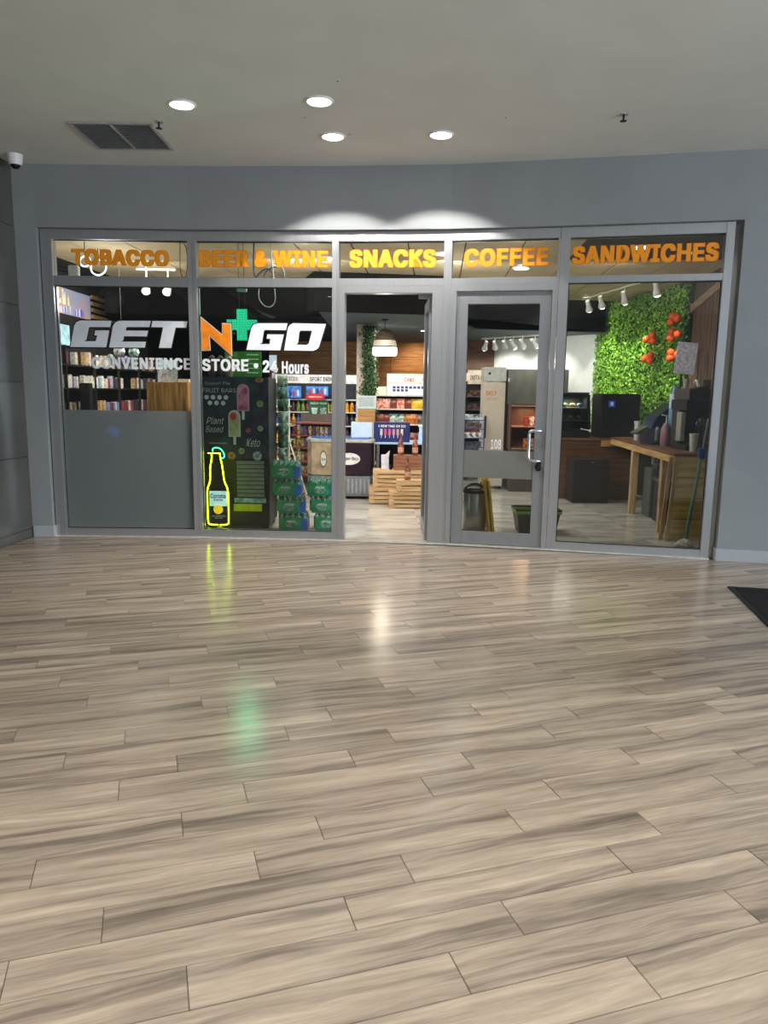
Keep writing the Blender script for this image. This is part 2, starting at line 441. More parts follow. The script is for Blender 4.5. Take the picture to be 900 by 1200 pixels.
B().prismz([(3.125, 6.871), (5.6, 6.42), (8, 6.0), (8, 6.35), (5.6, 6.8), (3.19, 7.22)], 0, 3.055).build('pier', WALLG, wb)
bb = B().prismz([(-3.60, 7.545), (-3.395, 7.56), (-3.395, 7.70), (-3.41, 7.70), (-3.41, 7.577), (-3.60, 7.562)], 0, .115).build('baseboard_left', BASE, None, bev=.004); bb['kind'] = 'structure'
bb = B().prismz([(3.107, 6.853), (5.6, 6.402), (8, 5.982), (8, 6.0), (5.6, 6.42), (3.124, 6.873), (3.15, 7.0), (3.131, 7.0)], 0, .115).build('baseboard_right', BASE, None, bev=.004); bb['kind'] = 'structure'
# far lobby walls behind the camera with glazed openings for the day outside
wr = struct('wall_right')
B().box(8, 8.2, 3, 6.4, 0, CH).box(8, 8.2, -7.2, 3, 2.9, CH).box(8, 8.2, -7.2, -6, 0, 2.9).build('wall_panel', WALLG, wr)
wr = struct('wall_rear')
B().box(-5, 8, -7.2, -7, 0, CH).build('wall_panel', WALLG, wr)

# ceiling lights
def downlight(x, y, label, power, tilt=0., cone=128, blend=.3):
    t = thing('recessed_downlight', label, 'light', (x, y, CH))
    B().lathe([(.098, -.012), (.108, -.004), (.108, .0), (.088, .0), (.086, -.008), (.09, -.012), (.098, -.012)], 32, cap=False).build('trim_ring', WHITE, t, smooth=True)
    B().lathe([(.087, -.006), (.087, -.001)], 32).build('diffuser', emission((255, 252, 244), 14), t)
    light('lamp', 'SPOT', (0, 0, -.03), power, (1, .95, .87), .07, spot=cone, blend=blend, target=(0, tilt, -1.03), parent=t)
    return t
downlight(-1.556, 6.009, 'leftmost round ceiling downlight, beside the air vent', 60, .2, 100, .4)
downlight(-.518, 5.906, 'round ceiling downlight nearest the viewer, in the middle of the four', 60, .2, 100, .4)
downlight(-.471, 6.675, 'round ceiling downlight over the second storefront window, close behind the nearest one', 170, .30, 99, .13)
downlight(.43, 6.597, 'rightmost round ceiling downlight, above the snacks sign', 170, .30, 99, .13)
for x, y in [(-2.4, 2.2), (0, 2.0), (2.4, 2.2), (-1.2, .2), (1.2, .2), (-2.2, -2), (0, -2.5), (3, -2)]:  # fittings added out of view as general fill for the lobby
    downlight(x, y, 'added unseen fill downlight overhead, %s' % {(-2.4, 2.2): 'left of the three nearest the storefront row', (0, 2.0): 'middle of the three nearest the storefront row', (2.4, 2.2): 'right of the three nearest the storefront row', (-1.2, .2): 'left of the pair above the viewer', (1.2, .2): 'right of the pair above the viewer', (-2.2, -2): 'left of the rearmost row', (0, -2.5): 'middle of the rearmost row', (3, -2): 'right of the rearmost row'}[(x, y)], 120)['group'] = 'added unseen fill downlights overhead'
# air vent
t = thing('air_vent', 'grey louvred square air vent in the lobby ceiling near the left wall', 'vent', (-2.25, 6.74, CH), 0)
FR = M((168, 168, 162), .5)
B().box(-.34, .34, -.34, -.31, -.014, 0).box(-.34, .34, .31, .34, -.014, 0).box(-.34, -.31, -.31, .31, -.014, 0).box(.31, .34, -.31, .31, -.014, 0).build('vent_frame', FR, t, bev=.002)
B().box(-.01, .01, -.31, .31, -.014, 0).build('centre_bar', FR, t)
B().box(-.31, .31, -.31, .31, -.0015, 0).build('vent_backing', M((96, 98, 98), .9), t)
rx = Matrix.Rotation(.7, 3, 'X')
for sx in (-.16, .16):
    mm = B()
    for k in range(15): mm.box(-.148, .148, -.011, .011, -.001, .001, rx, (sx, -.29 + k * .0415, -.010))
    mm.build('louvre_grille', M((150, 153, 152), .5), t)
# sprinklers
def sprinkler(x, y, label):
    t = thing('sprinkler_head', label, 'sprinkler', (x, y, CH))
    B().lathe([(.032, -.006), (.036, 0), (.012, 0)], 16).build('escutcheon', CHROME, t)
    B().lathe([(.007, -.045), (.009, -.006)], 10).build('stem', BLK2, t)
    B().lathe([(.026, -.05), (.026, -.046)], 12).build('deflector', BLK2, t)
sprinkler(-1.845, 6.397, 'small dark sprinkler head beside the ceiling air vent')
sprinkler(1.781, 6.094, 'small dark sprinkler head alone in the right half of the ceiling')
# camera dome
t = thing('security_camera', 'small white dome security camera in the corner above the left wall', 'camera', (-3.44, 7.30, CH))
B().lathe([(.05, -.09), (.062, -.07), (.066, -.02), (.07, 0)], 24).build('housing', WHITE, t, smooth=True)
B().lathe([(.004, -.125), (.025, -.12), (.04, -.105), (.047, -.088)], 24).build('dome', M((18, 20, 26), .1), t, smooth=True)
for x, y in [(-.36, 5.55), (-.66, 6.25), (-.33, 6.62), (.9, 6.2)]:
    tag(B().lathe([(.006, CH - .003), (.006, CH)], 8, at=(x, y, 0)).build('anchor_plug', BLK2), 'tiny dark anchor plug in the ceiling, %s' % {-.36: 'in front of the nearest downlight', -.66: 'between the nearest downlight and the one behind it', -.33: 'right of the second window downlight', .9: 'right of the snacks downlight'}[x], 'plug')
# floor mat
t = thing('floor_mat', 'black ribbed entrance mat on the planks at the right edge', 'mat', (2.785, 5.884, 0), -.19)
B().box(0, 1.8, -3.0, 0, .0008, .009).build('mat_border', BLK2, t, bev=.003)
mm = B()
for k in range(60): mm.box(.04, 1.76, -2.96 + k * .049, -2.96 + k * .049 + .026, .009, .013)
mm.build('mat_ribs', M((20, 20, 22), .95, var=.2, scale=80), t)

# ------------------------------------------------------------ storefront glazing
ORN = M((255, 160, 14), .5, var=.01); ORN_E = M((222, 112, 16), .5, var=.02)
VW = M((226, 230, 238), .5, var=.02); VK = M((12, 12, 14), .5)
GX = [(.107, 1.43), (.05, 1.395), (.022, 1.044), (.03, 1.02), (.09, 1.43)]
ZM = [2.52, 2.525, 2.54, 2.55, 2.552]
names = ['window_1', 'window_2', 'door_1', 'door_2', 'window_3']
bays = []
for i in range(5):
    a, ang, Lb = seg(i); g0, g1 = GX[i]; zm = ZM[i]
    t = struct(names[i], (a[0], a[1], 0), ang); bays.append(t)
    e0 = .0 if i else -.0
    B().box(e0 + .001, g0, -.055, .06, 0, 3.05).build('mullion', ALU, t, bev=.003)
    B().box(g1, Lb - .003, -.055, .06, 0, 3.05).build('mullion', ALU, t, bev=.003)
    B().box(g0, g1, -.052, .06, 2.958, 3.05).build('head_rail', ALU, t, bev=.003)
    B().box(g0, g1, -.052, .06, zm, 2.612).build('transom_rail', ALU, t, bev=.003)
    # beads round the transom pane
    B().box(g0, g1, .0, .012, 2.612, 2.958).build('glass_pane', GLASS, t)
    if i in (0, 1, 4):
        B().box(g0, g1, -.052, .06, 0, .08).build('sill', ALU, t, bev=.003)
        B().box(g0, g1, .0, .012, .08, zm).build('glass_pane', GLASS, t)
        gk = B().box(g0, g0 + .008, -.004, -.001, .08, zm).box(g1 - .008, g1, -.004, -.001, .08, zm).box(g0, g1, -.004, -.001, .08, .088).box(g0, g1, -.004, -.001, zm - .008, zm)
        gk.build('gasket', BLK2, t)
    B().box(g0, g1, -.004, -.001, 2.612, 2.618).box(g0, g1, -.004, -.001, 2.950, 2.958).build('gasket', BLK2, t)
    B().box(0, Lb, -.085, -.055, .0005, .008).build('sill_flashing', M((215, 213, 205), .4, .3), t)
# frosted film
a, ang, Lb = seg(0)
B().box(.115, 1.425, -.0035, -.0015, .085, 1.30).build('frosted_film', FILM, bays[0], label='frosted grey privacy film on the lower half of the pane')
# door frame of the open doorway
t = bays[2]
B().box(.022, .082, -.06, .06, 0, 2.54).build('door_jamb', ALU, t, bev=.003)
B().box(.94, 1.044, -.06, .06, 0, 2.54).build('door_jamb', ALU, t, bev=.003)
B().box(.082, .94, -.06, .06, 2.472, 2.54).build('door_header', ALU, t, bev=.003)
B().box(.082, .94, -.06, .06, .0005, .012).build('threshold', M((196, 190, 176), .35, .6), t, bev=.003)
def leaf(parent, w_, h, loc, rot, closed=True):
    lf = bpy.data.objects.new('door_leaf', None); C.objects.link(lf); lf.parent = parent; lf.location = loc; lf.rotation_euler = (0, 0, rot)
    A = ALU2 if closed else ALU2
    st = .108
    B().box(0, st, -.022, .022, 0, h).build('stile', A, lf, bev=.003)
    B().box(w_ - st, w_, -.022, .022, 0, h).build('stile', A, lf, bev=.003)
    B().box(st, w_ - st, -.022, .022, h - .112, h).build('top_rail', A, lf, bev=.003)
    B().box(st, w_ - st, -.022, .022, 0, .125).build('bottom_rail', A, lf, bev=.003)
    B().box(st, w_ - st, -.004, .004, .125, h - .112).build('glass_pane', GLASS, lf)
    return lf
# open leaf is hinged at the right jamb and swung into the store
lf = leaf(t, .856, 2.455, (.93, .085, .012), math.radians(96))
B().box(.80, .93, .03, .1, 2.435, 2.465).build('door_closer', ALU2, t, bev=.003)
t = bays[3]
B().box(.03, .083, -.06, .06, 0, 2.55).build('door_jamb', ALU, t, bev=.003)
B().box(.988, 1.02, -.06, .06, 0, 2.55).build('door_jamb', ALU, t, bev=.003)
B().box(.083, .988, -.06, .06, 2.488, 2.55).build('door_header', ALU, t, bev=.003)
B().box(.083, .988, -.06, .06, .0005, .012).build('threshold', M((196, 190, 176), .35, .6), t, bev=.003)
lf = leaf(t, .90, 2.468, (.086, 0, .015), 0)
B().box(.108, .792, -.0065, -.0042, .672, .947).build('film_band', FILM2, lf, label='opaque grey film band across the door glass')
flat_text('108', (.374, .474, .963, 1.058), M((240, 240, 240), .5), lf, y=-.0045, off=.012, name='door_number', label='white door number 108')
hm = B().tube([(.85, -.022, 1.155), (.85, -.06, 1.155), (.835, -.07, 1.155), (.775, -.072, 1.155), (.752, -.072, 1.145), (.745, -.072, 1.12), (.745, -.072, .905), (.752, -.072, .875), (.775, -.072, .865), (.835, -.07, .862), (.85, -.06, .862), (.85, -.022, .862)], .0155, 12)
hm.build('handle', M((205, 208, 214), .25, .8), lf, smooth=True)
B().lathe([(.03, 0), (.034, .02), (.034, .03), (.022, .036)], 20, at=(.845, -.02, .80), rot=Matrix.Rotation(math.pi / 2, 3, 'X')).box(.822, .868, -.035, -.02, .76, .85).build('lock', BLACK, lf, bev=.004)

# cut vinyl lettering
for i, s, bx in [(0, 'TOBACCO', (.285, 1.235, 2.722, 2.872)), (1, 'BEER & WINE', (.07, 1.345, 2.722, 2.878)), (2, 'SNACKS', (.123, .963, 2.722, 2.886)), (3, 'COFFEE', (.144, .932, 2.722, 2.884)), (4, 'SANDWICHES', (.115, 1.387, 2.726, 2.885))]:
    word_letters(s, bx, ORN, ORN_E, bays[i], 'orange block lettering %s on the transom glass' % s, -.004, off=.038, edge=.0055)
G1 = [(0.648, 2.188), (0.338, 2.186), (0.299, 2.170), (0.275, 2.135), (0.226, 1.925), (0.585, 1.928), (0.621, 2.094), (0.482, 2.092), (0.472, 2.045), (0.50, 2.042), (0.482, 1.986), (0.366, 1.984), (0.39, 2.001), (0.418, 2.112), (0.426, 2.124), (0.633, 2.126)]
E1 = [(1.039, 2.192), (0.724, 2.189), (0.685, 2.172), (0.661, 2.138), (0.614, 1.927), (0.971, 1.930), (0.983, 1.988), (0.735, 1.986), (0.757, 1.999), (0.767, 2.039), (0.995, 2.04), (1.009, 2.096), (0.785, 2.095), (0.792, 2.122), (0.805, 2.130), (1.024, 2.132)]
T1 = [(1.405, 2.192), (1.057, 2.192), (1.043, 2.132), (1.161, 2.132), (1.113, 1.93), (1.235, 1.931), (1.285, 2.131), (1.393, 2.131)]
N1 = [(0.074, 2.232), (0.288, 2.059), (0.291, 2.173), (0.372, 2.174), (0.377, 1.866), (0.15, 2.062), (0.157, 1.916), (0.079, 1.912)]
G2 = [(0.944, 2.183), (0.644, 2.181), (0.602, 2.168), (0.582, 2.138), (0.528, 1.92), (0.87, 1.919), (0.907, 2.074), (0.742, 2.074), (0.734, 2.034), (0.772, 2.030), (0.762, 1.979), (0.664, 1.978), (0.687, 1.993), (0.707, 2.107), (0.719, 2.117), (0.929, 2.117)]
O2 = [(1.329, 2.18), (1.002, 2.184), (0.969, 2.168), (0.949, 2.139), (0.909, 1.919), (1.2, 1.918), (1.238, 1.932), (1.261, 1.957)]
O2i = [(1.192, 2.115), (1.078, 2.115), (1.063, 2.100), (1.050, 1.994), (1.032, 1.977), (1.136, 1.975), (1.158, 1.990)]
for bi, lst, lb in [(0, [(G1, []), (E1, []), (T1, [])], 'large slanted silver white lettering GET with black edge'), (1, [(G2, []), (O2, [O2i])], 'large slanted white lettering GO with black edge')]:
    wd = bpy.data.objects.new('lettering', None); C.objects.link(wd); wd.parent = bays[bi]; wd['label'] = lb
    for pts, ho in lst:
        poly_letter(pts, ho, VW, wd, -.0085)
        poly_letter(pts, ho, VK, wd, -.0055, grow=.011, name='letter_border', ext=.0008)
wd = bpy.data.objects.new('lettering', None); C.objects.link(wd); wd.parent = bays[1]; wd['label'] = 'orange letter N with white and black edges'
poly_letter(N1, [], M((246, 140, 20), .5), wd, -.0105); poly_letter(N1, [], VW, wd, -.0078, .006, 'letter_border', .0008); poly_letter(N1, [], VK, wd, -.0055, .014, 'letter_border', .0008)
VW2 = M((232, 234, 238), .5, var=.02)
word_letters('CONVENIENCE', (.43, 1.425, 1.715, 1.832), VW2, VK, bays[0], 'white block lettering CONVENIENCE', -.004, off=.036)
word_letters('STORE', (.073, .545, 1.707, 1.828), VW2, VK, bays[1], 'white block lettering STORE', -.004, off=.036)
word_letters('24', (.69, .845, 1.70, 1.82), VW2, VK, bays[1], 'white block lettering 24', -.004, off=.036)
word_letters('Hours', (.885, 1.157, 1.69, 1.812), VW2, VK, bays[1], 'white block lettering Hours', -.004, off=.036)
B().lathe([(.024, 0), (.024, .002)], 16, at=(.622, -.004, 1.765), rot=Matrix.Rotation(math.pi / 2, 3, 'X')).build('bullet_dot', VW2, bays[1])
#STORE
# ------------------------------------------------------------ store shell
fl2 = B().box(-5, 5.6, 6.95, 16.3, -.12, -.007).build('floor', M((150, 146, 140), .7)); fl2['kind'] = 'structure'; fl2['label'] = 'pale marble tiled store floor'
tm = B().box(.0015, .5985, .0015, .5985, -.0068, -.0038).mesh('tile'); tm.materials.append(MARBLE)
for i in range(16):
    for j in range(15):
        x, y = -4.4 + i * .6, 7.0 + j * .6
        if abs(x + .3) < .52 * y + .4: link('tile', tm, fl2, None, None, (x, y, 0))
TAN = M((214, 194, 158), .8, kind='ceiling_tile', col2=(202, 180, 144), scale=2)
cl2 = B().prismz([(-4.5, 7.85), (-1.9, 7.85), (-.4, 7.8), (1.7, 7.5), (3.2, 7.2), (5.6, 6.8), (5.6, 13.6), (-4.5, 13.6)], 3.06, 3.14).build('ceiling', M((46, 42, 38), .9)); cl2['kind'] = 'structure'
cm = B().box(.008, .592, .008, 1.192, 3.045, 3.06).mesh('ceiling_tile', bev=.002); cm.materials.append(TAN)
ca = math.radians(-4)
for i in range(-9, 16):
    for j in range(-2, 9):
        x = -1 + (i * .6) * math.cos(ca) - (j * 1.2) * math.sin(ca); y = 8.0 + (i * .6) * math.sin(ca) + (j * 1.2) * math.cos(ca)
        if -4.3 < x < 4.6 and 7.8 < y < 12.6 and y > 7.95 - .26 * max(0, x + .3):
            o = link('ceiling_tile', cm, cl2, None, None, (x, y, 0)); o.rotation_euler = (0, 0, ca)
BULK = M((9, 9, 10), 1, var=.05, spec=.1)
cl3 = struct('ceiling')
BP = [(-4.4, 11.7), (-4.2, 11.6), (-3.92, 10.7), (-1.15, 10.7), (-.95, 10.0), (.85, 10.25), (1.45, 12.35), (3.6, 12.65)]
B().prismz(BP + [(x + (.07 if i in (1, 2, 3, 4, 6) else -.03 if i == 5 else 0), y + .12) for i, (x, y) in reversed(list(enumerate(BP)))], 2.55, 3.06).build('bulkhead', BULK, cl3)
B().prismz([(-.9, 10.1), (.77, 10.36), (1.4, 12.46), (3.6, 12.76), (5, 12.8), (5, 16.3), (-.9, 16.3)], 2.551, 2.7).build('lowered_ceiling', M((84, 102, 106), .7, var=.03), cl3)
B().prismz([(-4.4, 11.8), (-4.15, 11.7), (-3.88, 10.8), (-.9, 10.8), (-.9, 16.3), (-4.4, 16.3)], 2.552, 2.7).build('lowered_ceiling', M((16, 17, 19), 1, var=.05, spec=.1), cl3)
wl2 = struct('wall_left')
B().box(-4.45, -4.25, 7.75, 13.7, 0, 3.06).build('wall_panel', M((46, 46, 50), .8), wl2)
B().box(-4.25, -3.45, 7.93, 7.98, 0, 3.06).build('wall_panel', WHITE, wl2)
wk = struct('wall_back')
B().box(-4.4, -2.1, 13.6, 13.7, 0, 2.6).build('wall_panel', BULK, wk)
WB1 = wood((168, 116, 62), (134, 86, 44), scale=2.2, stretch=(1.2, 1, 12)); WB2 = wood((98, 62, 44), (74, 46, 34), scale=3, stretch=(2, 1, 6))
pm2 = B().box(.004, 1.196, 0, .03, .003, .297).mesh('panel'); pm2.materials.append(WB1)
B().box(-2.3, 1.3, 16.03, 16.2, 0, 2.6).build('wall_core', BULK, wk)
for r_ in range(4):
    for c_ in range(4):
        if c_ * 1.2 - 2.3 + 1.2 - (.5 if r_ % 2 else 0) < 1.4: link('panel', pm2, wk, None, None, (-2.3 + c_ * 1.2 - (.5 if r_ % 2 else 0), 16.0, 1.35 + r_ * .3))
B().box(1.3, 2.12, 14.95, 15.1, 0, 2.6).build('wall_panel', WB2, wk)
B().box(1.22, 1.3, 14.95, 16.2, 0, 2.6).build('wall_panel', WB2, wk)
a = Vector((2.1, 15.05)); b = Vector((3.70, 13.1)); d = b - a
ww = struct('wall_right', (a.x, a.y, 0), math.atan2(d.y, d.x)); B().box(0, d.length, 0, .15, 0, 3.06).build('wall_panel', M((226, 226, 222), .8, var=.015), ww)
# living green wall
a = Vector((3.66, 13.2)); b = Vector((4.12, 10.45)); d = b - a; gl = d.length
gw = thing('green_wall', 'vertical wall of artificial green box leaves behind the coffee bar', 'plant wall', (a.x, a.y, 0), math.atan2(d.y, d.x))
B().box(0, gl, 0, .1, 0, 3.03).build('backing', M((24, 50, 16), .9), gw)
def leaves(n, pos, nrm, size, seed=1, flat=.5):
    rg = np.random.RandomState(seed); mm_v = np.zeros((n, 4, 3)); p = pos(rg, n); nm = np.array(nrm, float)
    dr = nm + rg.normal(0, flat, (n, 3)); dr /= np.linalg.norm(dr, axis=1)[:, None]
    u = rg.normal(0, 1, (n, 3)); u -= dr * (u * dr).sum(1)[:, None]; u /= np.linalg.norm(u, axis=1)[:, None]; v = np.cross(dr, u)
    s = size * rg.uniform(.7, 1.3, n)[:, None]
    mm_v[:, 0] = p - u * s; mm_v[:, 1] = p + v * s * .55 + dr * s * .2; mm_v[:, 2] = p + u * s; mm_v[:, 3] = p - v * s * .55 + dr * s * .2
    fc = [(4 * i, 4 * i + 1, 4 * i + 2, 4 * i + 3) for i in range(n)]
    me = bpy.data.meshes.new('foliage'); me.from_pydata(mm_v.reshape(-1, 3).tolist(), [], fc); return me
def leaf_mat(c1, c2, c3):
    m = bpy.data.materials.new('leaf'); m.use_nodes = True; N = m.node_tree.nodes; L = m.node_tree.links; b_ = N['Principled BSDF']
    g = N.new('ShaderNodeNewGeometry'); r = N.new('ShaderNodeValToRGB'); e = r.color_ramp.elements
    e[0].color = lin(c1); e[1].color = lin(c3); x = e.new(.5); x.color = lin(c2); L.new(g.outputs['Random Per Island'], r.inputs[0])
    L.new(r.outputs[0], b_.inputs['Base Color']); b_.inputs['Roughness'].default_value = .5; return m
LEAF = leaf_mat((54, 112, 22), (108, 168, 36), (176, 216, 76)); LEAF2 = leaf_mat((20, 48, 24), (38, 74, 34), (78, 112, 60))
me = leaves(15000, lambda r, n: np.stack([r.uniform(0, gl, n), -r.uniform(.0, .09, n), r.uniform(.9, 3.02, n)], 1), (0, -1, 0), .026, 3)
me.materials.append(LEAF); link('foliage', me, gw, None, 'stuff')
ORG = M((240, 96, 30), .45, var=.08, scale=30)
for (x, y, z, nb), lb in zip([(3.952, 10.545, 2.564, 3), (3.953, 10.538, 2.355, 4), (3.851, 11.147, 2.338, 3), (3.85, 11.157, 2.058, 4), (3.956, 10.521, 2.078, 4)],
        ['topmost cluster of orange balls on the green wall, right column', 'middle cluster of orange balls in the right column on the green wall', 'upper left cluster of orange balls on the green wall', 'lower left cluster of orange balls on the green wall', 'lowest cluster of orange balls in the right column on the green wall']):
    t = thing('flower_cluster', lb, 'decoration', (x, y, z), math.atan2(d.y, d.x))
    for k in range(nb):
        an = k * 2.1 + x * 9
        B().ball((math.cos(an) * .11, random.uniform(-.03, .01), math.sin(an) * .045), .055, 12).build('orange_ball', ORG, t, smooth=True)
    B().tube([(0, 0, 0), (0, .06, 0)], .008).build('stem', BLK2, t)
# slatted side wall
a = Vector((4.14, 10.42)); b = Vector((3.72, 7.35)); d = b - a
ws = struct('wall_right', (a.x, a.y, 0), math.atan2(d.y, d.x)); B().box(-.3, d.length, .03, .2, 0, 3.06).build('wall_core', M((30, 24, 20), .9), ws)
SL = wood((112, 84, 66), (78, 58, 46), stretch=(8, 8, 1))
sm = B().box(.004, .146, 0, .03, 0, 3.05).mesh('plank', bev=.002); sm.materials.append(SL)
for k in range(20): link('plank', sm, ws, None, None, (.02 + k * .152, random.uniform(-.006, .004), 0))
B().box(.1, 1.6, -.03, -.004, 2.62, 2.72, Matrix.Rotation(-.12, 3, 'Y')).build('rail', wood((170, 140, 120), (140, 112, 92)), ws)

def L_box(name, label, cat, x0, x1, y0, y1, z0, z1, mat, group=None, bev=.004, rz=0):
    """box-bodied thing; returns its empty at the base centre"""
    t = thing(name, label, cat, ((x0 + x1) / 2, (y0 + y1) / 2, z0), rz, group)
    B().box(-(x1 - x0) / 2, (x1 - x0) / 2, -(y1 - y0) / 2, (y1 - y0) / 2, 0, z1 - z0).build('body', mat, t, bev=bev)
    return t

# ------------------------------------------------------------ signs and neon at the front windows
def cv(px, pz): return (px - 220) / 10.59 * .00915, (1045 - pz) / 10.59 * .00915
t = thing('neon_sign', 'yellow glowing bottle-shaped neon beer sign standing in the second window', 'neon sign', (-1.762, 7.845, .072))
NY = emission((226, 255, 20), 9); NG = emission((150, 255, 60), 6); NT = emission((60, 255, 170), 4)
def tubep(lst, y=0): return [(cv(a_, b_)[0], y, cv(a_, b_)[1]) for a_, b_ in lst]
def smooth_pts(p, it=2):
    for _ in range(it):
        q = [p[0]]
        for i in range(len(p) - 1):
            a_, b_ = Vector(p[i]), Vector(p[i + 1]); q += [tuple(a_ * .75 + b_ * .25), tuple(a_ * .25 + b_ * .75)]
        p = q + [p[-1]]
    return p
B().tube(smooth_pts(tubep([(153, 138), (155, 200), (132, 290), (130, 400), (127, 485), (98, 550), (88, 610), (90, 960), (98, 1012), (215, 1014)])), .0062).build('neon_tube', NY, t, smooth=True)
B().tube(smooth_pts(tubep([(255, 138), (262, 200), (282, 290), (300, 480), (335, 540), (348, 610), (348, 960), (340, 1012), (240, 1014)])), .0062).build('neon_tube', NY, t, smooth=True)
B().tube(tubep([(108, 130), (262, 130)]), .0055).build('neon_tube', emission((240, 220, 90), 5), t)
B().tube(smooth_pts(tubep([(172, 112), (160, 80), (205, 58), (265, 72), (300, 120), (312, 165), (295, 190), (270, 190)])), .0055).build('neon_tube', NT, t, smooth=True, label='green lime-shaped neon tube')
x0, z0 = cv(100, 1010); x1, z1 = cv(340, 150)
B().prism([cv(*p) for p in [(100, 1005), (100, 600), (135, 530), (160, 150), (250, 150), (290, 500), (335, 600), (335, 1005)]], .014, .02).build('backboard', M((16, 18, 8), .3), t)
x0, z0 = cv(115, 782); x1, z1 = cv(328, 595)
B().box(x0, x1, .006, .013, z0, z1).build('label_panel', M((190, 232, 240), .4, emit=.7), t)
flat_text('Corona', (x0 + .008, x1 - .012, z0 + .085, z0 + .135), M((24, 60, 140), .4), t, y=.0058, off=.025)
flat_text('Extra', (x0 + .045, x1 - .05, z0 + .055, z0 + .08), M((24, 60, 140), .4), t, y=.0058, off=.02)
x0, z0 = cv(106, 965); x1, z1 = cv(330, 782)
B().box(x0, x1, .006, .013, z0, z1).build('label_panel', M((16, 30, 74), .4), t)
cx, cz = cv(220, 822)
B().lathe([(.05, 0), (.05, .006)], 24, at=(cx, .005, cz), rot=Matrix.Rotation(math.pi / 2, 3, 'X')).build('sun_disc', M((250, 214, 40), .4, emit=.8), t)
flat_text('LA CERVEZA', (x0 + .03, x1 - .02, z0 + .045, z0 + .06), WHITE, t, y=.0058)
flat_text('MAS FINA', (x0 + .06, x1 - .05, z0 + .025, z0 + .037), WHITE, t, y=.0058)
B().tube(tubep([(228, 1014), (238, 1045)], .005), .006).lathe([(.03, 0), (.03, .004)], 12, at=(.01, .01, .0)).build('stand', M((210, 214, 210), .4), t)
B().box(-.155, -.150, .03, .034, .0, .76).build('edge_tube', NG, t)

t = thing('led_cross_sign', 'teal green LED cross sign hanging behind the orange letter N', 'sign', (-1.495, 7.93, 2.03))
u = .104
B().box(-u / 2, u / 2, 0, .05, 0, .315).box(-.157, -u / 2, 0, .05, u, 2 * u).box(u / 2, .157, 0, .05, u, 2 * u).build('housing', M((8, 40, 34), .5), t)
mm = B(); st = .0131
for i in range(24):
    for j in range(24):
        inx = 8 <= i < 16; inz = 8 <= j < 16
        if inx or inz: mm.box(-.157 + st * i + .0022, -.157 + st * (i + 1) - .0022, -.004, -.0002, st * j + .0022, st * (j + 1) - .0022)
mm.build('led_dots', emission((40, 216, 158), 1.5), t, kind='stuff')
light('glow', 'AREA', (0, -.02, .16), 5, (.1, 1, .5), .28, target=(0, -1, .1), parent=t)
B().tube([(-.03, .02, .3), (-.03, .02, 1.02)], .003, 6).tube([(.03, .02, .3), (.02, .02, 1.02)], .003, 6).build('hanging_wire', BLK2, t)
B().box(-.05, .05, -.01, .06, .49, .53).build('power_adapter', M((150, 156, 152), .5), t, bev=.006)
tag(B().tube(smooth_pts([(-1.37, 8.0, 3.04), (-1.38, 8.0, 2.75), (-1.36, 8.0, 2.66), (-1.33, 8.0, 2.7), (-1.25, 8.0, 2.77), (-1.17, 8.0, 2.72), (-1.2, 8.0, 2.64), (-1.27, 8.0, 2.66), (-1.26, 8.0, 2.74), (-1.1, 8.0, 2.8), (-1.06, 8.0, 2.72), (-1.06, 8.0, 2.6)], 2), .009, 8).build('cable', M((110, 110, 106), .5)), 'thick pale cable curling behind the beer and wine lettering', 'cable')
tag(B().tube(smooth_pts([(-1.32, 7.98, 2.56), (-1.33, 7.98, 2.46), (-1.27, 7.98, 2.38), (-1.2, 7.98, 2.37), (-1.15, 7.98, 2.43), (-1.16, 7.98, 2.56), (-1.2, 7.98, 3.04)], 2), .005, 8).build('cable', M((200, 205, 200), .5)), 'thin grey cable loop hanging right of the LED cross', 'cable')
tag(B().tube(smooth_pts([(-2.09, 7.86, 3.04), (-2.1, 7.86, 2.7), (-2.07, 7.86, 2.63), (-2.03, 7.86, 2.66), (-2.02, 7.86, 2.9), (-2.05, 7.86, 2.97)], 2), .004, 8).build('cable', BLACK), 'thin black cable loop at the end of the tobacco lettering', 'cable')
for (x, y, r_), lb in [((-3.19, 8.20, .055), 'smaller white ring lamp behind the tobacco lettering'), ((-3.20, 8.60, .085), 'larger white ring lamp behind the tobacco lettering')]:
    t = thing('ring_lamp', lb, 'lamp', (x, y, 2.84))
    B().tube([(r_ * math.cos(a_), 0 + r_ * .3 * math.sin(a_), r_ * math.sin(a_)) for a_ in [2 * math.pi * k / 24 for k in range(24)]], .009, 8, True).build('ring', emission((240, 248, 255), 1.6), t)
    B().tube([(0, 0, r_), (0, 0, .22)], .004, 6).build('cord', BLACK, t)
t = thing('wall_speaker', 'small pale box speaker in the left corner behind the tobacco transom', 'speaker', (-3.27, 8.1, 2.66)); B().box(-.05, .05, -.04, .04, 0, .12).build('body', WHITE, t, bev=.01); B().tube([(-.06, .02, .06), (-.16, -.08, .06)], .01).build('bracket', BLK2, t)

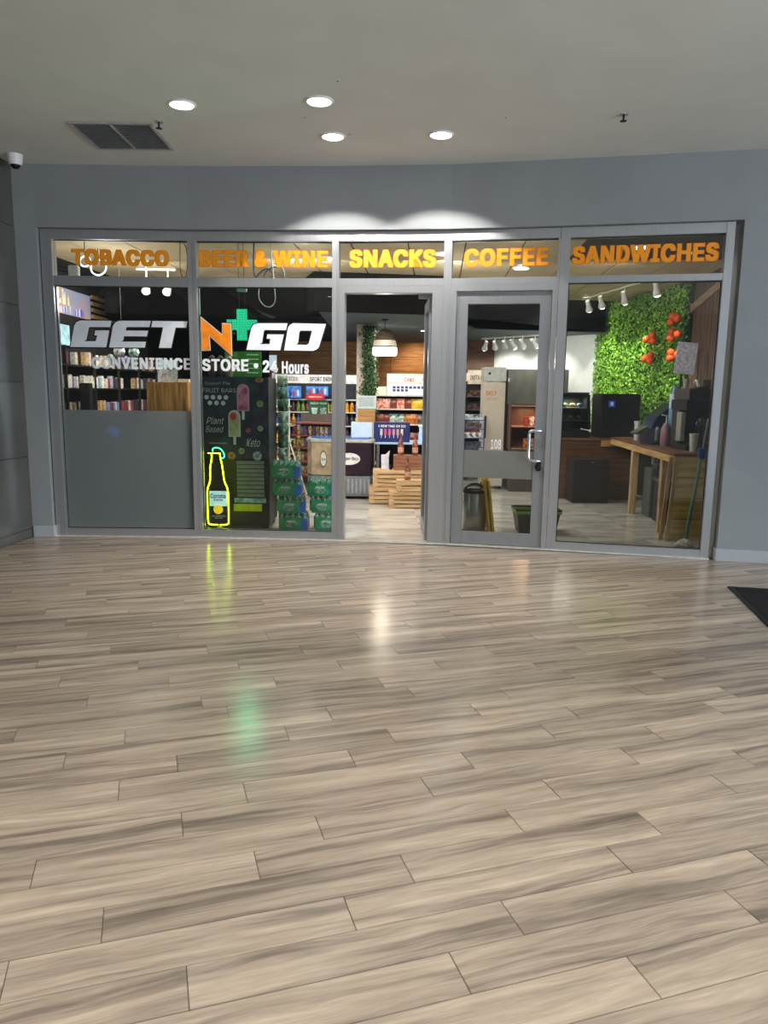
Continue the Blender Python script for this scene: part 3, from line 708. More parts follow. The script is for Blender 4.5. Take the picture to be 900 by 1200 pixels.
def track_light(label, pts, heads, aim, z, power, spot, col=(1, .95, .85), track=True, drop=.16):
    t = thing('track_light', label, 'light', (pts[0][0], pts[0][1], z))
    a_ = Vector((pts[0][0], pts[0][1], 0))
    if track: B().tube([(p[0] - a_.x, p[1] - a_.y, -.02) for p in pts], .016, 6).build('rail', M((225, 222, 215), .4), t)
    for i, (hx_, hy_) in enumerate(heads):
        c_ = Vector((hx_ - a_.x, hy_ - a_.y, 0)); tg = Vector(aim[i]) - Vector((hx_, hy_, z)); tg.normalize()
        q = tg.to_track_quat('-Z', 'Y').to_matrix()
        hd = B().lathe([(.028, .11), (.034, .1), (.034, .02), (.058, -.06), (.055, -.07), (.03, -.03)], 16, at=c_ + Vector((0, 0, -drop)), rot=q, cap=False)
        hd.tube([tuple(c_), tuple(c_ + Vector((0, 0, .03 - drop)))], .01, 6)
        h = hd.build('lamp_head', M((235, 235, 232), .4), t, smooth=True)
        B().lathe([(.004, -.098), (.03, -.092), (.048, -.075), (.052, -.058), (.045, -.05)], 16, at=c_ + Vector((0, 0, -drop)), rot=q).build('lamp_lens', emission((255, 246, 226), 9), h)
        if power:
            p_ = Vector((hx_, hy_, z - drop)) + tg * .11
            light('lamp', 'SPOT', p_, power, col, .03, spot=spot, blend=.8, target=tuple(p_ + tg))
    return t
track_light('four white spot heads aimed at the green wall', [(3.12, 12.3), (3.45, 10.0)], [(3.155, 12.05), (3.21, 11.55), (3.38, 11.0), (3.50, 10.05)],
            [(3.72, 12.9, 1.9), (3.8, 12.3, 1.7), (3.9, 11.7, 1.9), (4.1, 10.7, 1.3)], 3.04, 95, 56)
track_light('two white spot heads glowing above the tobacco shelves', [(-3.2, 9.9), (-2.7, 9.9)], [(-3.06, 9.85), (-2.80, 9.9)], [(-3.9, 11, 1.4), (-3.8, 10.4, 1.2)], 3.045, 45, 80, drop=.25)
track_light('track of spot heads seen through the closed door, by the white wall', [(1.80, 14.4), (2.75, 13.2)], [(1.85, 14.3), (2.0, 14.1), (2.15, 13.9), (2.28, 13.75), (2.42, 13.6), (2.6, 13.4)],
            [(1.7, 15, 1.7), (2.3, 14.9, 1.8), (2.5, 14.8, 1.8), (2.9, 14.2, 1.6), (2.9, 14.2, 1.8), (3.2, 13.8, 1.9)], 2.55, 34, 85)
for (x, y, ln), lb in [((.66, 12.9, .16), 'nearer thin white slot light in the dark lowered ceiling'), ((.88, 14.3, .16), 'farther thin white slot light in the dark lowered ceiling')]:
    tag(B().box(x - ln / 2, x + ln / 2, y - .015, y + .015, 2.535, 2.55).build('slot_light', emission((255, 250, 240), 3)), lb, 'light')
for (x, y), lb in [((1.64, 9.5), 'white ceiling panel light above the coffee lettering'), ((2.63, 8.1), 'white ceiling panel light above the sandwiches lettering'), ((.62, 8.6), 'white ceiling panel light above the snacks lettering'), ((-.7, 9.0), 'white ceiling panel light behind the beer and wine lettering')]:
    t = thing('ceiling_light', lb, 'light', (x, y, 3.045)); B().lathe([(.1, -.012), (.11, 0)], 24).build('trim_ring', WHITE, t); B().lathe([(.09, -.016), (.09, -.011)], 24).build('diffuser', emission((250, 250, 240), 5), t)
light('store_light', 'AREA', (2.6, 12.2, 2.5), 22, (1, .97, .9), .4, target=(2.9, 14, 1.6))
light('store_light', 'POINT', (-3.1, 8.6, 2.5), 16, (1, .93, .85), .15)  # added fill point, brightens the ceiling behind the first transom
light('wood_wash', 'SPOT', (.62, 15.2, 2.45), 60, (1, .78, .5), .05, target=(.66, 16, 1.9), spot=90, blend=.9)

# ------------------------------------------------------------ left: tobacco wall
t = thing('wall_poster', 'long bright picture panel of a glittering city waterfront high on the left wall', 'poster', (-4.235, 8.0, 2.48), 0)
B().box(-.012, 0, 0, 3.0, 0, .33).build('panel_board', M((150, 164, 196), .5, kind='poster', col2=(206, 150, 128), scale=2.2, emit=.55), t)
mm = B()
for k in range(70):
    y = random.uniform(.05, 2.3); h = random.uniform(.03, .16) * (1 + .8 * math.exp(-((y - 1.9) * 3) ** 2)); mm.box(0, .004, y, y + random.uniform(.01, .05), .12, .12 + h)
mm.build('skyline_print', M((235, 225, 190), .5, emit=.6, var=.1), t, kind='stuff')
mm = B(); m2 = B()
for k in range(60):
    y = random.uniform(.05, 2.8); (mm if k % 2 else m2).box(0, .004, y, y + random.uniform(.01, .03), .01, random.uniform(.08, .12))
mm.build('reflection_print', M((40, 90, 210), .5, emit=.5), t, kind='stuff'); m2.build('reflection_print', M((220, 225, 245), .5, emit=.5), t, kind='stuff')
t = thing('slatted_wood_panel', 'panel of pale wood slats on the left wall beside the city picture', 'wall panel', (-4.24, 11.02, 2.42), 0)
sm2 = B().box(0, .03, 0, 1.0, 0, .05).mesh('slat', bev=.003); sm2.materials.append(wood((214, 176, 128), (180, 140, 98)))
for k in range(5): link('slat', sm2, t, None, None, (0, 0, k * .09))
t = thing('menu_screen', 'pale blue lit screen under the city picture at the left jamb', 'screen', (-4.19, 8.6, 2.05)); B().box(-.05, 0, 0, 1.55, 0, .3).build('frame', BLACK, t); B().box(0, .004, .03, 1.52, .02, .28).build('display', M((176, 214, 226), .4, emit=.7, var=.12, scale=8), t)
t = thing('wall_shelving', 'black open shelving full of cartons along the left wall', 'shelving', (-3.98, 8.1, 0))
SHZ = [.5, .85, 1.19, 1.52, 1.8]
for z in SHZ: B().box(-.25, .2, 0, 5.4, z - .02, z).build('shelf', M((38, 38, 42), .5), t, bev=.003)
for k in range(7): B().box(.17, .2, .0 + k * .89, .03 + k * .89, 0, 2.02).build('upright', BLK2, t)
B().box(-.25, -.24, 0, 5.4, 0, 2.02).build('back_panel', M((34, 34, 38), .7), t)
cols = [(214, 204, 190), (196, 160, 110), (150, 60, 66), (170, 176, 196), (226, 222, 214), (88, 70, 90), (120, 140, 180), (60, 56, 62)]
pk = {}; cname = {}
for c_, cn in zip(cols, ['beige', 'tan', 'red', 'grey blue', 'white', 'purple', 'blue', 'dark grey']):
    p_ = B().box(-.03, .03, -.032, .032, 0, .15).mesh('carton', bev=.003); p_.materials.append(M(c_, .5, var=.15, scale=40)); pk[c_] = p_; cname[p_.name] = cn
rows_lb = {1: 'small carton on the lower visible tobacco shelf', 2: 'small carton in the packed row of the middle tobacco shelf', 3: 'small pale carton on the tobacco shelf under the convenience lettering', 4: 'small carton on the top tobacco shelf'}
for r_ in (1, 2, 3, 4):
    y = 8.25
    while y < 13.3:
        if random.random() < .88:
            pal = cols[:1] * 3 + cols[4:5] * 3 + cols[3:4] if r_ == 3 and y < 10.4 else cols
            o = link('carton', pk[random.choice(pal)]); o.location = (-3.83 + random.uniform(-.02, .01), y, SHZ[r_]); o.scale = (1, random.uniform(.8, 1.1), random.uniform(.85, 1.15) if r_ != 1 else .9)
            tag(o, '%s %s carton from the window end on the %s tobacco shelf' % (nth((r_, o.data.name)), cname[o.data.name], {1: 'lowest visible', 2: 'second lowest', 3: 'upper', 4: 'topmost'}[r_]), 'carton', 'cartons on the %s tobacco shelf' % {1: 'lowest visible', 2: 'second lowest', 3: 'upper', 4: 'topmost'}[r_])
        y += .085 if random.random() < .9 else .2
t = thing('counter', 'dark service counter behind the frosted film', 'counter', (-2.9, 9.0, 0))
B().box(-.55, .9, -.25, .3, 0, 1.1).build('body', M((60, 58, 60), .5), t); B().box(-.57, .92, -.28, .33, 1.1, 1.14).build('worktop', BLK2, t, bev=.005)
t = L_box('wood_display_box', 'honey coloured wooden display box on the counter under the convenience lettering', 'box', -2.77, -2.30, 8.78, 9.18, 1.14, 1.60, wood((206, 150, 88), (160, 110, 60), stretch=(8, 8, 1)))
for k in range(3): B().box(-.235 + k * .16, -.235 + k * .16 + .15, -.206, -.2, .01, .45).build('plank', wood((210, 158, 96), (160, 112, 62), stretch=(14, 14, 1)), t)
t = thing('acrylic_display', 'clear acrylic display stand with small packs on the wooden box', 'display stand', (-2.56, 8.95, 1.60))
ACR = M((214, 226, 230), .1, alpha=.35, spec=.8)
B().box(-.13, .1, -.004, 0, 0, .27, Matrix.Rotation(-.25, 3, 'X'), (0, 0, 0)).build('front_sheet', ACR, t); B().box(-.13, .1, 0, .16, .0, .01).build('base', ACR, t); B().box(-.13, -.125, 0, .16, .01, .24).build('side_sheet', ACR, t)
B().box(-.12, .09, -.02, -.012, .17, .26, Matrix.Rotation(-.25, 3, 'X')).build('header_card', M((190, 220, 228), .4), t)
B().box(-.1, -.03, .02, .07, .01, .09).build('pack', M((150, 50, 54), .5), t)
tag(B().box(-2.44, -2.31, 8.9, 9.0, 1.6, 1.64).build('leaflet_tray', M((220, 214, 206), .5), bev=.004), 'low white leaflet tray at the right end of the wooden box', 'tray')
t = thing('foil_bag', 'shiny crumpled pale foil bags hanging under the GET lettering', 'bag', (-3.25, 9.4, 1.66))
for k in range(9): B().ball((random.uniform(-.18, .16), random.uniform(-.04, .05), .2 + random.uniform(-.08, .12)), random.uniform(.045, .08), 8, (1, .5, 1)).build('foil_fold', M([(210, 214, 216), (150, 130, 190), (226, 210, 170), (180, 210, 200)][k % 4], .18, .6, var=.25, scale=30), t)
B().tube([(0, 0, .3), (0, 0, 1.3)], .004).build('cord', BLK2, t)
t = thing('display_post', 'dark upright display column in front of the tobacco shelves', 'post', (-3.64, 9.2, 0)); B().box(-.06, .06, -.06, .06, 0, 1.58).build('post', BLK2, t, bev=.01); B().box(-.075, .075, -.09, .09, 0, .03).build('foot', BLK2, t)
t = thing('tablet', 'small bluish lit tablet blurred behind the frosted film', 'tablet', (-3.12, 8.55, 1.0)); B().box(-.06, .06, -.008, .008, 0, .09, Matrix.Rotation(.6, 3, 'Y')).build('body', M((60, 110, 230), .4, emit=1.2), t); B().box(-.01, .01, -.01, .01, -1.0, .03).build('stand', BLK2, t); B().box(-.12, .12, -.1, .1, -1.0, -.98).build('foot', BLK2, t)
tag(B().box(-3.2, -2.75, 7.85, 7.97, 0, .045).build('rolled_towel', M((150, 170, 168), .8), bev=.02), 'pale rolled cloth on the floor behind the frosted film', 'cloth')

# ------------------------------------------------------------ second window: ice cream freezer, water cases
t = thing('upright_freezer', 'tall black freezer with a fruit bar poster front standing in the second window', 'freezer', (-1.62, 8.45, 0))
FB = M((28, 30, 33), .35)
B().box(-.355, .355, -.28, .3, .04, 1.66).build('cabinet', FB, t, bev=.01)
for sx in (-.3, .3): B().box(sx - .03, sx + .03, -.24, -.18, 0, .04).box(sx - .03, sx + .03, .2, .26, 0, .04).build('foot', BLACK, t)
B().box(-.355, .355, -.292, -.281, .78, 1.655).build('poster_panel', M((50, 54, 74), .45, var=.15, scale=9), t)
def rrect(cx_, z0_, w_, h_, n_=8):
    r_ = w_ / 2; top = [(cx_ + r_ * math.cos(a_), z0_ + h_ - r_ + r_ * math.sin(a_)) for a_ in [math.pi * k / n_ for k in range(n_ + 1)]]
    return [(cx_ - r_, z0_), (cx_ + r_, z0_)] + top
def fx(px): return (px - 395) / 800 * 90 / 876 * 8.15 * 1.01
def fz(py): return 1.66 - (py - 285) / 1200 * 135 / 876 * 8.15 * 1.0 - .0
PW_ = M((226, 226, 230), .5)
def pop(x0_, x1_, y0_, y1_, ys, cols_, nm):
    p_ = B().prism(rrect(fx((x0_ + x1_) / 2), fz(y1_), fx(x1_) - fx(x0_), fz(y0_) - fz(y1_)), -.295, -.292).build('ice_pop_print', cols_[0], t, label=nm)
    B().prism(rrect(fx((x0_ + x1_) / 2), fz(y1_) + .012, (fx(x1_) - fx(x0_)) * .78, (fz(y0_) - fz(y1_)) - .028), -.297, -.295).build('filling', cols_[1], p_)
    B().box(fx((x0_ + x1_) / 2) - .014, fx((x0_ + x1_) / 2) + .014, -.295, -.292, fz(ys), fz(y1_)).build('stick', PW_, p_)
    return p_
p1 = pop(410, 535, 355, 632, 720, [M((200, 150, 176), .5), M((168, 66, 110), .5, kind='fruit', col2=(214, 150, 180), scale=16)], 'pink ice pop printed on the poster')
p2 = pop(318, 442, 622, 898, 980, [M((208, 200, 200), .5), M((150, 156, 108), .5, kind='fruit', col2=(196, 190, 160), scale=16)], 'pale fruit ice pop printed on the poster')
B().prism([(fx(370) + .035 * math.cos(a_), fz(690) + .042 * math.sin(a_)) for a_ in [math.pi * k / 8 for k in range(16)]], -.299, -.297).build('berry_print', M((214, 60, 56), .5), t)
GRNP = M((130, 150, 80), .5)
for cx_, cy_, r_, c_ in [(645, 555, .036, (150, 172, 96)), (448, 1045, .034, (160, 168, 130)), (345, 1095, .042, (196, 150, 60)), (520, 830, .024, (206, 100, 80)), (645, 810, .03, (180, 170, 150)), (610, 1095, .05, (176, 182, 200)), (640, 315, .045, (196, 120, 70))]:
    q = B().prism([(fx(cx_) + r_ * math.cos(a_), fz(cy_) + r_ * (.55 if cx_ == 640 else 1) * math.sin(a_)) for a_ in [math.pi * k / 8 for k in range(16)]], -.295, -.292).build('fruit_print', M(c_, .5, var=.15, scale=50), t)
    B().prism([(fx(cx_) + r_ * .45 * math.cos(a_), fz(cy_) + r_ * .4 * math.sin(a_)) for a_ in [math.pi * k / 8 for k in range(16)]], -.296, -.295).build('fruit_centre', M(tuple(int(v * .72) for v in c_), .5), q)
mm = B()
for k in range(4): mm.lathe([(.024, 0), (.024, .003)], 14, at=(fx(100 + k * 66), -.292, fz(495)), rot=Matrix.Rotation(math.pi / 2, 3, 'X'))
for k in range(3): mm.lathe([(.024, 0), (.024, .003)], 14, at=(fx(133 + k * 68), -.292, fz(553)), rot=Matrix.Rotation(math.pi / 2, 3, 'X'))
mm.build('badge_print', PW_, t)
flat_text('Support The', (fx(80), fx(340), fz(375), fz(335)), M((170, 174, 184), .5), t, y=-.2925, shear=.3, off=.0)
flat_text('FRUIT BARS', (fx(60), fx(400), fz(445), fz(402)), M((190, 192, 200), .5), t, y=-.2925, off=.0)
flat_text('Plant', (fx(90), fx(275), fz(770), fz(700)), M((200, 200, 206), .5), t, y=-.2925, shear=.35, off=.0)
flat_text('Based', (fx(80), fx(270), fz(855), fz(790)), M((200, 200, 206), .5), t, y=-.2925, shear=.35, off=.0)
flat_text('Keto', (fx(495), fx(640), fz(1000), fz(915)), M((214, 214, 220), .5), t, y=-.2925, shear=.4, off=.0)
B().box(fx(115), fx(295), -.294, -.292, fz(972), fz(962)).build('print_rule', M((170, 170, 176), .5), t)
mm = B(); B().box(-.01, .31, -.284, -.281, .35, .765).build('vent_recess', BLACK, t)
for k in range(9): B().box(0.0, .30, -.296, -.284, .36 + k * .045, .36 + k * .045 + .036).build('vent_slat', M((126, 134, 130), .45), t)
B().box(-.03, .315, -.297, -.281, .295, .345).build('sticker', M((150, 200, 222), .4, var=.2, scale=20), t)
B().box(-.04, .27, -.297, -.281, .20, .28).build('sticker', M((206, 220, 30), .4), t)
t = thing('menu_card', 'green pizza menu card standing on top of the black freezer', 'sign', (-1.62, 8.6, 1.66))
B().box(-.2, .21, 0, .02, 0, .29).build('card', M((52, 130, 48), .45, var=.08), t)
for k in range(5): B().box(.05, .18, -.003, 0, .25 - k * .05, .262 - k * .05).build('menu_line', M((190, 226, 180), .5), t)
flat_text('FOR', (-.18, -.06, .225, .27), M((120, 190, 60), .5), t)
t = thing('plush_figures', 'dark doll-like figures standing at the left end of the freezer top', 'figures', (-1.87, 8.45, 1.66))
for k, c_ in enumerate([(60, 36, 34), (30, 28, 30), (120, 110, 100)]): B().lathe([(.03, 0), (.045, .05), (.035, .12), (.012, .15), (.035, .18), (.036, .21), (.01, .24)], 12, at=(-.06 + k * .09, .02 * k, 0)).build('figure', M(c_, .6), t, smooth=True)
t = thing('tall_can_column', 'slim upright display of green cans beside the black freezer', 'display', (-1.205, 8.85, 0))
for k in range(12): B().lathe([(.055, .0), (.06, .01), (.06, .12), (.05, .135)], 14, at=(0, 0, .02 + k * .14)).build('can', M([(52, 92, 62), (74, 110, 84), (120, 140, 122)][k % 3], .3, .3, var=.3, scale=20), t, smooth=True)

WG = M((18, 156, 94), .25, var=.12, scale=18, spec=.7); WBL = M((30, 112, 206), .3, var=.1); WTOP = M((128, 176, 160), .15, var=.3, scale=40, spec=.8)
def water_case(loc, rz, label):
    t = thing('water_case', label, 'water case', loc, rz, None)
    B().box(-.16, .15, -.115, .12, 0, .16).build('wrap', WG, t, bev=.02)
    B().box(.085, .158, -.119, .1, .008, .13).build('side_print', WBL, t, bev=.006)
    mm_ = B()
    for i in range(5):
        for j in range(4): mm_.lathe([(.028, .13), (.028, .15), (.014, .172), (.014, .19), (.002, .19)], 8, at=(-.125 + i * .062, -.085 + j * .058, 0))
    mm_.build('bottle_tops', WTOP, t, smooth=True)
    r_ = [(-.02 + .07 * math.cos(a_), .072 + .045 * math.sin(a_)) for a_ in [2 * math.pi * k / 20 for k in range(20)]]
    B().prism(r_, -.121, -.114).build('logo_oval', M((120, 170, 150), .4, var=.3, scale=60), t)
    flat_text('WATER', (-.065, .03, .085, .105), M((230, 240, 236), .5), t, y=-.1205, off=.034)
    return t
w0 = water_case((-1.00, 8.24, 0), -.03, 'green wrapped case of bottled water, lowest of the left stack')
for (x, z, rz), lb in zip([(-1.03, .19, .04), (-1.07, .38, -.02), (-1.085, .575, .03)], ['second from the floor', 'third from the floor', 'topmost']):
    dup(w0, (x, 8.24, z), rz, 'green wrapped case of bottled water, %s in the left stack' % lb)
for (x, z, rz), lb in zip([(-.62, 0, .02), (-.66, .19, -.04), (-.69, .38, .02)], ['lowest', 'middle one', 'topmost']):
    dup(w0, (x, 8.27, z), rz, 'green wrapped case of bottled water, %s of the right stack beside the doorway' % lb)

# drinks cooler on the back wall
t = thing('drinks_cooler', 'open drinks cooler under a long white juices header sign', 'cooler', (-1.2, 13.3, 0))
B().box(-.75, .8, .3, .33, 0, 1.82).build('back_panel', M((54, 60, 70), .6), t)
B().box(-.78, -.74, -.1, .33, 0, 1.82).box(.8, .84, -.1, .33, 0, 1.82).build('side_panel', M((190, 190, 188), .5), t)
B().box(-.74, .8, -.16, .3, 0, .12).build('plinth', BLK2, t)
B().box(-.72, .95, -.14, -.1, 1.65, 1.80).build('header_sign', M((222, 210, 206), .5, emit=.12), t, bev=.004)
flat_text('JUICES', (-.56, -.33, 1.69, 1.76), M((50, 44, 46), .5), t, y=-.1405); flat_text('SPORT DRINKS', (-.12, .36, 1.69, 1.76), M((50, 44, 46), .5), t, y=-.1405)
shz = [.14, .42, .68, .92, 1.16, 1.38]
for z in shz[1:]: B().box(-.74, .8, -.05, .3, z - .02, z).build('shelf', M((206, 206, 200), .5), t)
def bottle_mesh(c_, h_, r_, capc=(230, 230, 230)):
    m_ = B().lathe([(r_ * .9, 0), (r_, .01), (r_, h_ * .62), (r_ * .4, h_ * .82), (r_ * .4, h_), (r_ * .05, h_)], 8).mesh('drink_bottle', smooth=True); m_.materials.append(M(c_, .3, var=.25, scale=30)); return m_
bcol = [(200, 60, 50), (230, 150, 40), (60, 110, 190), (230, 226, 214), (90, 50, 60), (120, 150, 60), (190, 90, 120), (70, 60, 66), (230, 200, 70)]
bms = [bottle_mesh(c_, .2, .036) for c_ in bcol]
for si, z in enumerate(shz[:5]):
    for k in range(17):
        if si == 4 and k % 5 == 2: continue
        o = link('drink_bottle', bms[(k // 2 + si * 3) % 9]); o.location = (-1.2 - .68 + k * .086, 13.32 + random.uniform(-.01, .01), z)
        tag(o, '%s drink bottle from the left in the %%s row of the drinks cooler' % nth(('drink', si)) % ['bottom', 'second', 'third', 'fourth', 'top'][si], 'bottle', 'drinks in cooler row %d' % (si + 1))
for (x0, x1, z0, z1), lb in [((-1.86, -1.47, 1.40, 1.60), 'blue drinks picture panel under the juices header'), ((-1.38, -1.0, 1.43, 1.60), 'blue drinks picture panel under the sport drinks header')]:
    t = thing('promo_sign', lb, 'sign', ((x0 + x1) / 2, 13.16, z0)); B().box(-(x1 - x0) / 2, (x1 - x0) / 2, 0, .01, 0, z1 - z0).build('board', M((70, 140, 226), .4, emit=.3, var=.2, scale=12), t)
    for k in range(5): B().lathe([(.02, 0), (.02, .08), (.008, .11)], 8, at=(-.12 + k * .065, -.012, .03)).build('bottle_print', M([(196, 70, 80), (230, 230, 240), (60, 60, 130)][k % 3], .4), t)
t = thing('promo_sign', 'red oval promotion sign hanging above the green poster', 'sign', (-1.22, 13.12, 1.36)); B().prism([(.17 * math.cos(a_) * 1.0, .06 + .06 * math.sin(a_)) for a_ in [2 * math.pi * k / 24 for k in range(24)]], 0, .012).build('board', M((206, 24, 34), .4, emit=.2), t)
flat_text('MEMBER DEALS', (-.11, .12, .045, .075), WHITE, t, y=-.001)
t = thing('promo_poster', 'green portrait drinks poster on the cooler front', 'poster', (-1.11, 12.5, .95)); B().box(-.16, .16, 0, .012, 0, .41).build('board', M((24, 96, 56), .4, var=.06), t)
flat_text('BUILD YOUR', (-.13, .14, .355, .385), WHITE, t); B().box(.03, .13, -.004, 0, .05, .3).build('can_print', M((176, 186, 180), .4, var=.3, scale=40), t); B().prism([(-.12, .3), (-.1, .2), (-.06, .17), (-.03, .2), (-.01, .3)], -.004, 0).build('glass_print', M((210, 220, 210), .5), t); B().box(-.1, -.03, -.004, 0, .06, .13).build('badge_print', M((210, 226, 214), .5), t)
B().box(-.01, .01, .012, .03, -.95, .3).build('stand_pole', BLK2, t); B().box(-.1, .1, -.05, .1, -.95, -.93).build('stand_foot', BLK2, t)
t = thing('wire_rack', 'white wire end rack with snack trays left of the drinks cooler', 'rack', (-1.5, 11.2, 0))
WR = M((222, 222, 214), .4)
for sx in (-.2, .07): B().tube([(sx, 0, 0), (sx, 0, 1.4)], .014, 6).build('post', WR, t)
for z in (.25, .5, .76, 1.02, 1.28):
    s_ = B().box(-.22, .09, -.12, .12, z, z + .02).build('tray', WR, t)
    B().box(-.2, .06, -.1, .1, z + .02, z + .12).build('goods', M(random.choice([(70, 96, 170), (206, 160, 70), (120, 130, 150), (60, 80, 130)]), .5, var=.3, scale=20), s_)
B().tube([(.07, 0, .78), (-.2, -.2, 0)], .012, 6).tube([(.07, 0, .78), (.35, -.2, 0)], .012, 6).build('brace', WR, t)
# candy gondola between rack and chest
t = thing('candy_gondola', 'low shelf unit packed with sweets running back beside the wire rack', 'shelving', (-1.2, 12.2, 0), -.5)
for z in (.15, .38, .6, .8, 1.0):
    s_ = B().box(-.3, .45, -.15, .15, z, z + .02).build('shelf', M((170, 90, 84), .5), t)
mm = B(); B().box(-.3, .45, .13, .15, 0, 1.15).build('back_panel', M((120, 110, 104), .6), t)
mk = [B().box(-.03, .03, -.05, .05, 0, .14).mesh('snack_pack', bev=.012) for _ in range(4)]
for m_, c_ in zip(mk, [(196, 170, 110), (150, 70, 70), (206, 190, 170), (110, 90, 130)]): m_.materials.append(M(c_, .4, var=.3, scale=30))
for z in (.17, .40, .62, .82):
    for k in range(10):
        q = Matrix.Rotation(-.5, 3, 'Z') @ Vector((-.26 + k * .075, -.06, z)); o = link('snack_pack', random.choice(mk)); o.location = (-1.2 + q.x, 12.2 + q.y, z + .001); o.rotation_euler = (0, 0, -.5)
        tag(o, '%s sweet packet from the left on the %s shelf behind the wire rack' % (nth(('sw', z)), {.17: 'lowest', .40: 'second', .62: 'third', .82: 'top'}[z]), 'snack', 'sweet packets on the candy gondola')
# ice cream chest
t = thing('chest_freezer', 'low ice cream chest freezer with printed front and blue sliding lid left of the doorway', 'freezer', (-.62, 10.95, 0))
prof = [(-.5, -.1), (-.42, -.28), (-.25, -.34), (.42, -.34), (.46, -.28), (.46, .35), (-.5, .35)]
B().prismz(prof, .34, .80).build('graphic_body', M((44, 24, 38), .35, kind='art', col2=(24, 18, 30), scale=7), t, bev=.008)
B().prismz([(-.501, -.1), (-.426, -.285), (-.25, -.345), (-.12, -.345), (-.12, -.342), (-.249, -.340), (-.42, -.28), (-.497, -.1)], .34, .80).build('tan_graphic', M((186, 164, 136), .45, kind='art', col2=(150, 126, 100), scale=8), t)
B().prismz(prof, .04, .33).build('base_cabinet', M((120, 124, 130), .5), t, bev=.006)
for k in range(11): B().box(-.2 + k * .058, -.2 + k * .058 + .03, -.352, -.34, .08, .29).build('grille_bar', M((150, 154, 160), .5), t)
B().prismz([(x * 1.03, y * 1.03) for x, y in prof], .80, .85).build('rim', M((178, 178, 170), .4), t, bev=.01)
B().prismz([(-.46, -.05), (-.3, -.26), (.4, -.26), (.4, .3), (-.46, .3)], .85, .868).build('sliding_lid', M((86, 128, 210), .15), t, bev=.006)
def oval(cx_, cz_, a1, b1, y0_, y1_, mat, par, nm='logo_oval'): return B().prism([(cx_ + a1 * math.cos(q), cz_ + b1 * math.sin(q)) for q in [2 * math.pi * k / 28 for k in range(28)]], y0_, y1_).build(nm, mat, par)
oval(.115, .575, .155, .085, -.352, -.341, M((226, 226, 224), .4), t)
flat_text('Häagen-Dazs', (-.02, .25, .545, .605), M((40, 30, 60), .5), t, y=-.3525, off=.02)
oval(-.25, .57, .05, .12, -.356, -.345, M((110, 84, 70), .4), t); oval(-.25, .57, .04, .1, -.36, -.355, M((214, 210, 204), .4), t)
flat_text('Ice', (-.28, -.22, .55, .59), M((90, 60, 50), .5), t, y=-.361)

# ------------------------------------------------------------ centre: pillar, pendant, gondola
t = thing('pillar', 'square white pillar wrapped with climbing greenery behind the doorway', 'pillar', (-.31, 12.0, 0)); B().box(-.15, .15, -.13, .13, 0, 2.55).build('shaft', M((206, 196, 180), .7), t, bev=.004)
me = leaves(2600, lambda r, n: np.stack([r.normal(.055, .052, n) + .035 * np.sin(np.linspace(0, 14, n)), -.15 - r.uniform(0, .07, n), r.permutation(np.linspace(1.1, 2.52, n))], 1), (0, -1, .2), .022, 5, .8); me.materials.append(LEAF2)
g_ = thing('climbing_vine', 'dark green leafy vine hanging down the white pillar', 'plant', (-.31, 12.0, 0)); link('foliage', me, g_, None, 'stuff'); B().tube([(.03, -.15, 1.15), (.05, -.16, 1.8), (.02, -.15, 2.54)], .012, 6).build('stem', M((70, 60, 40), .8), g_)
t = thing('pendant_lamp', 'dome pendant lamp of bent wood bands with glowing white rim hanging in the doorway view', 'lamp', (-.02, 11.0, 2.04))
B().lathe([(.045, .56), (.05, .53), (.05, .49), (.02, .48)], 20).build('ceiling_cup', BLACK, t)
B().tube([(0, 0, .36), (0, 0, .52)], .007, 6).build('cord', BLACK, t)
B().lathe([(.045, .37), (.10, .33), (.135, .27), (.155, .21), (.15, .21), (.13, .27), (.095, .325), (.04, .365)], 28, cap=False).build('shade_top', wood((96, 78, 62), (64, 50, 40), stretch=(3, 3, 16)), t, smooth=True)
B().lathe([(.157, .21), (.172, .13), (.168, .13), (.153, .21)], 28, cap=False).build('glass_band', M((196, 184, 164), .3, emit=.25), t, smooth=True)
B().lathe([(.175, .12), (.18, .03), (.165, .0), (.16, .0), (.17, .03), (.17, .12)], 28, cap=False).build('glow_rim', M((255, 246, 220), .4, emit=2.2), t, smooth=True)
B().lathe([(.173, .13), (.178, .125), (.178, .115), (.172, .115)], 28, cap=False).build('dark_band', BLK2, t)
B().ball((0, 0, .12), .045, 12).build('bulb', emission((255, 236, 200), 20), t, smooth=True)
light('lamp', 'POINT', (0, 0, -.04), 10, (1, .9, .75), .05, parent=t)

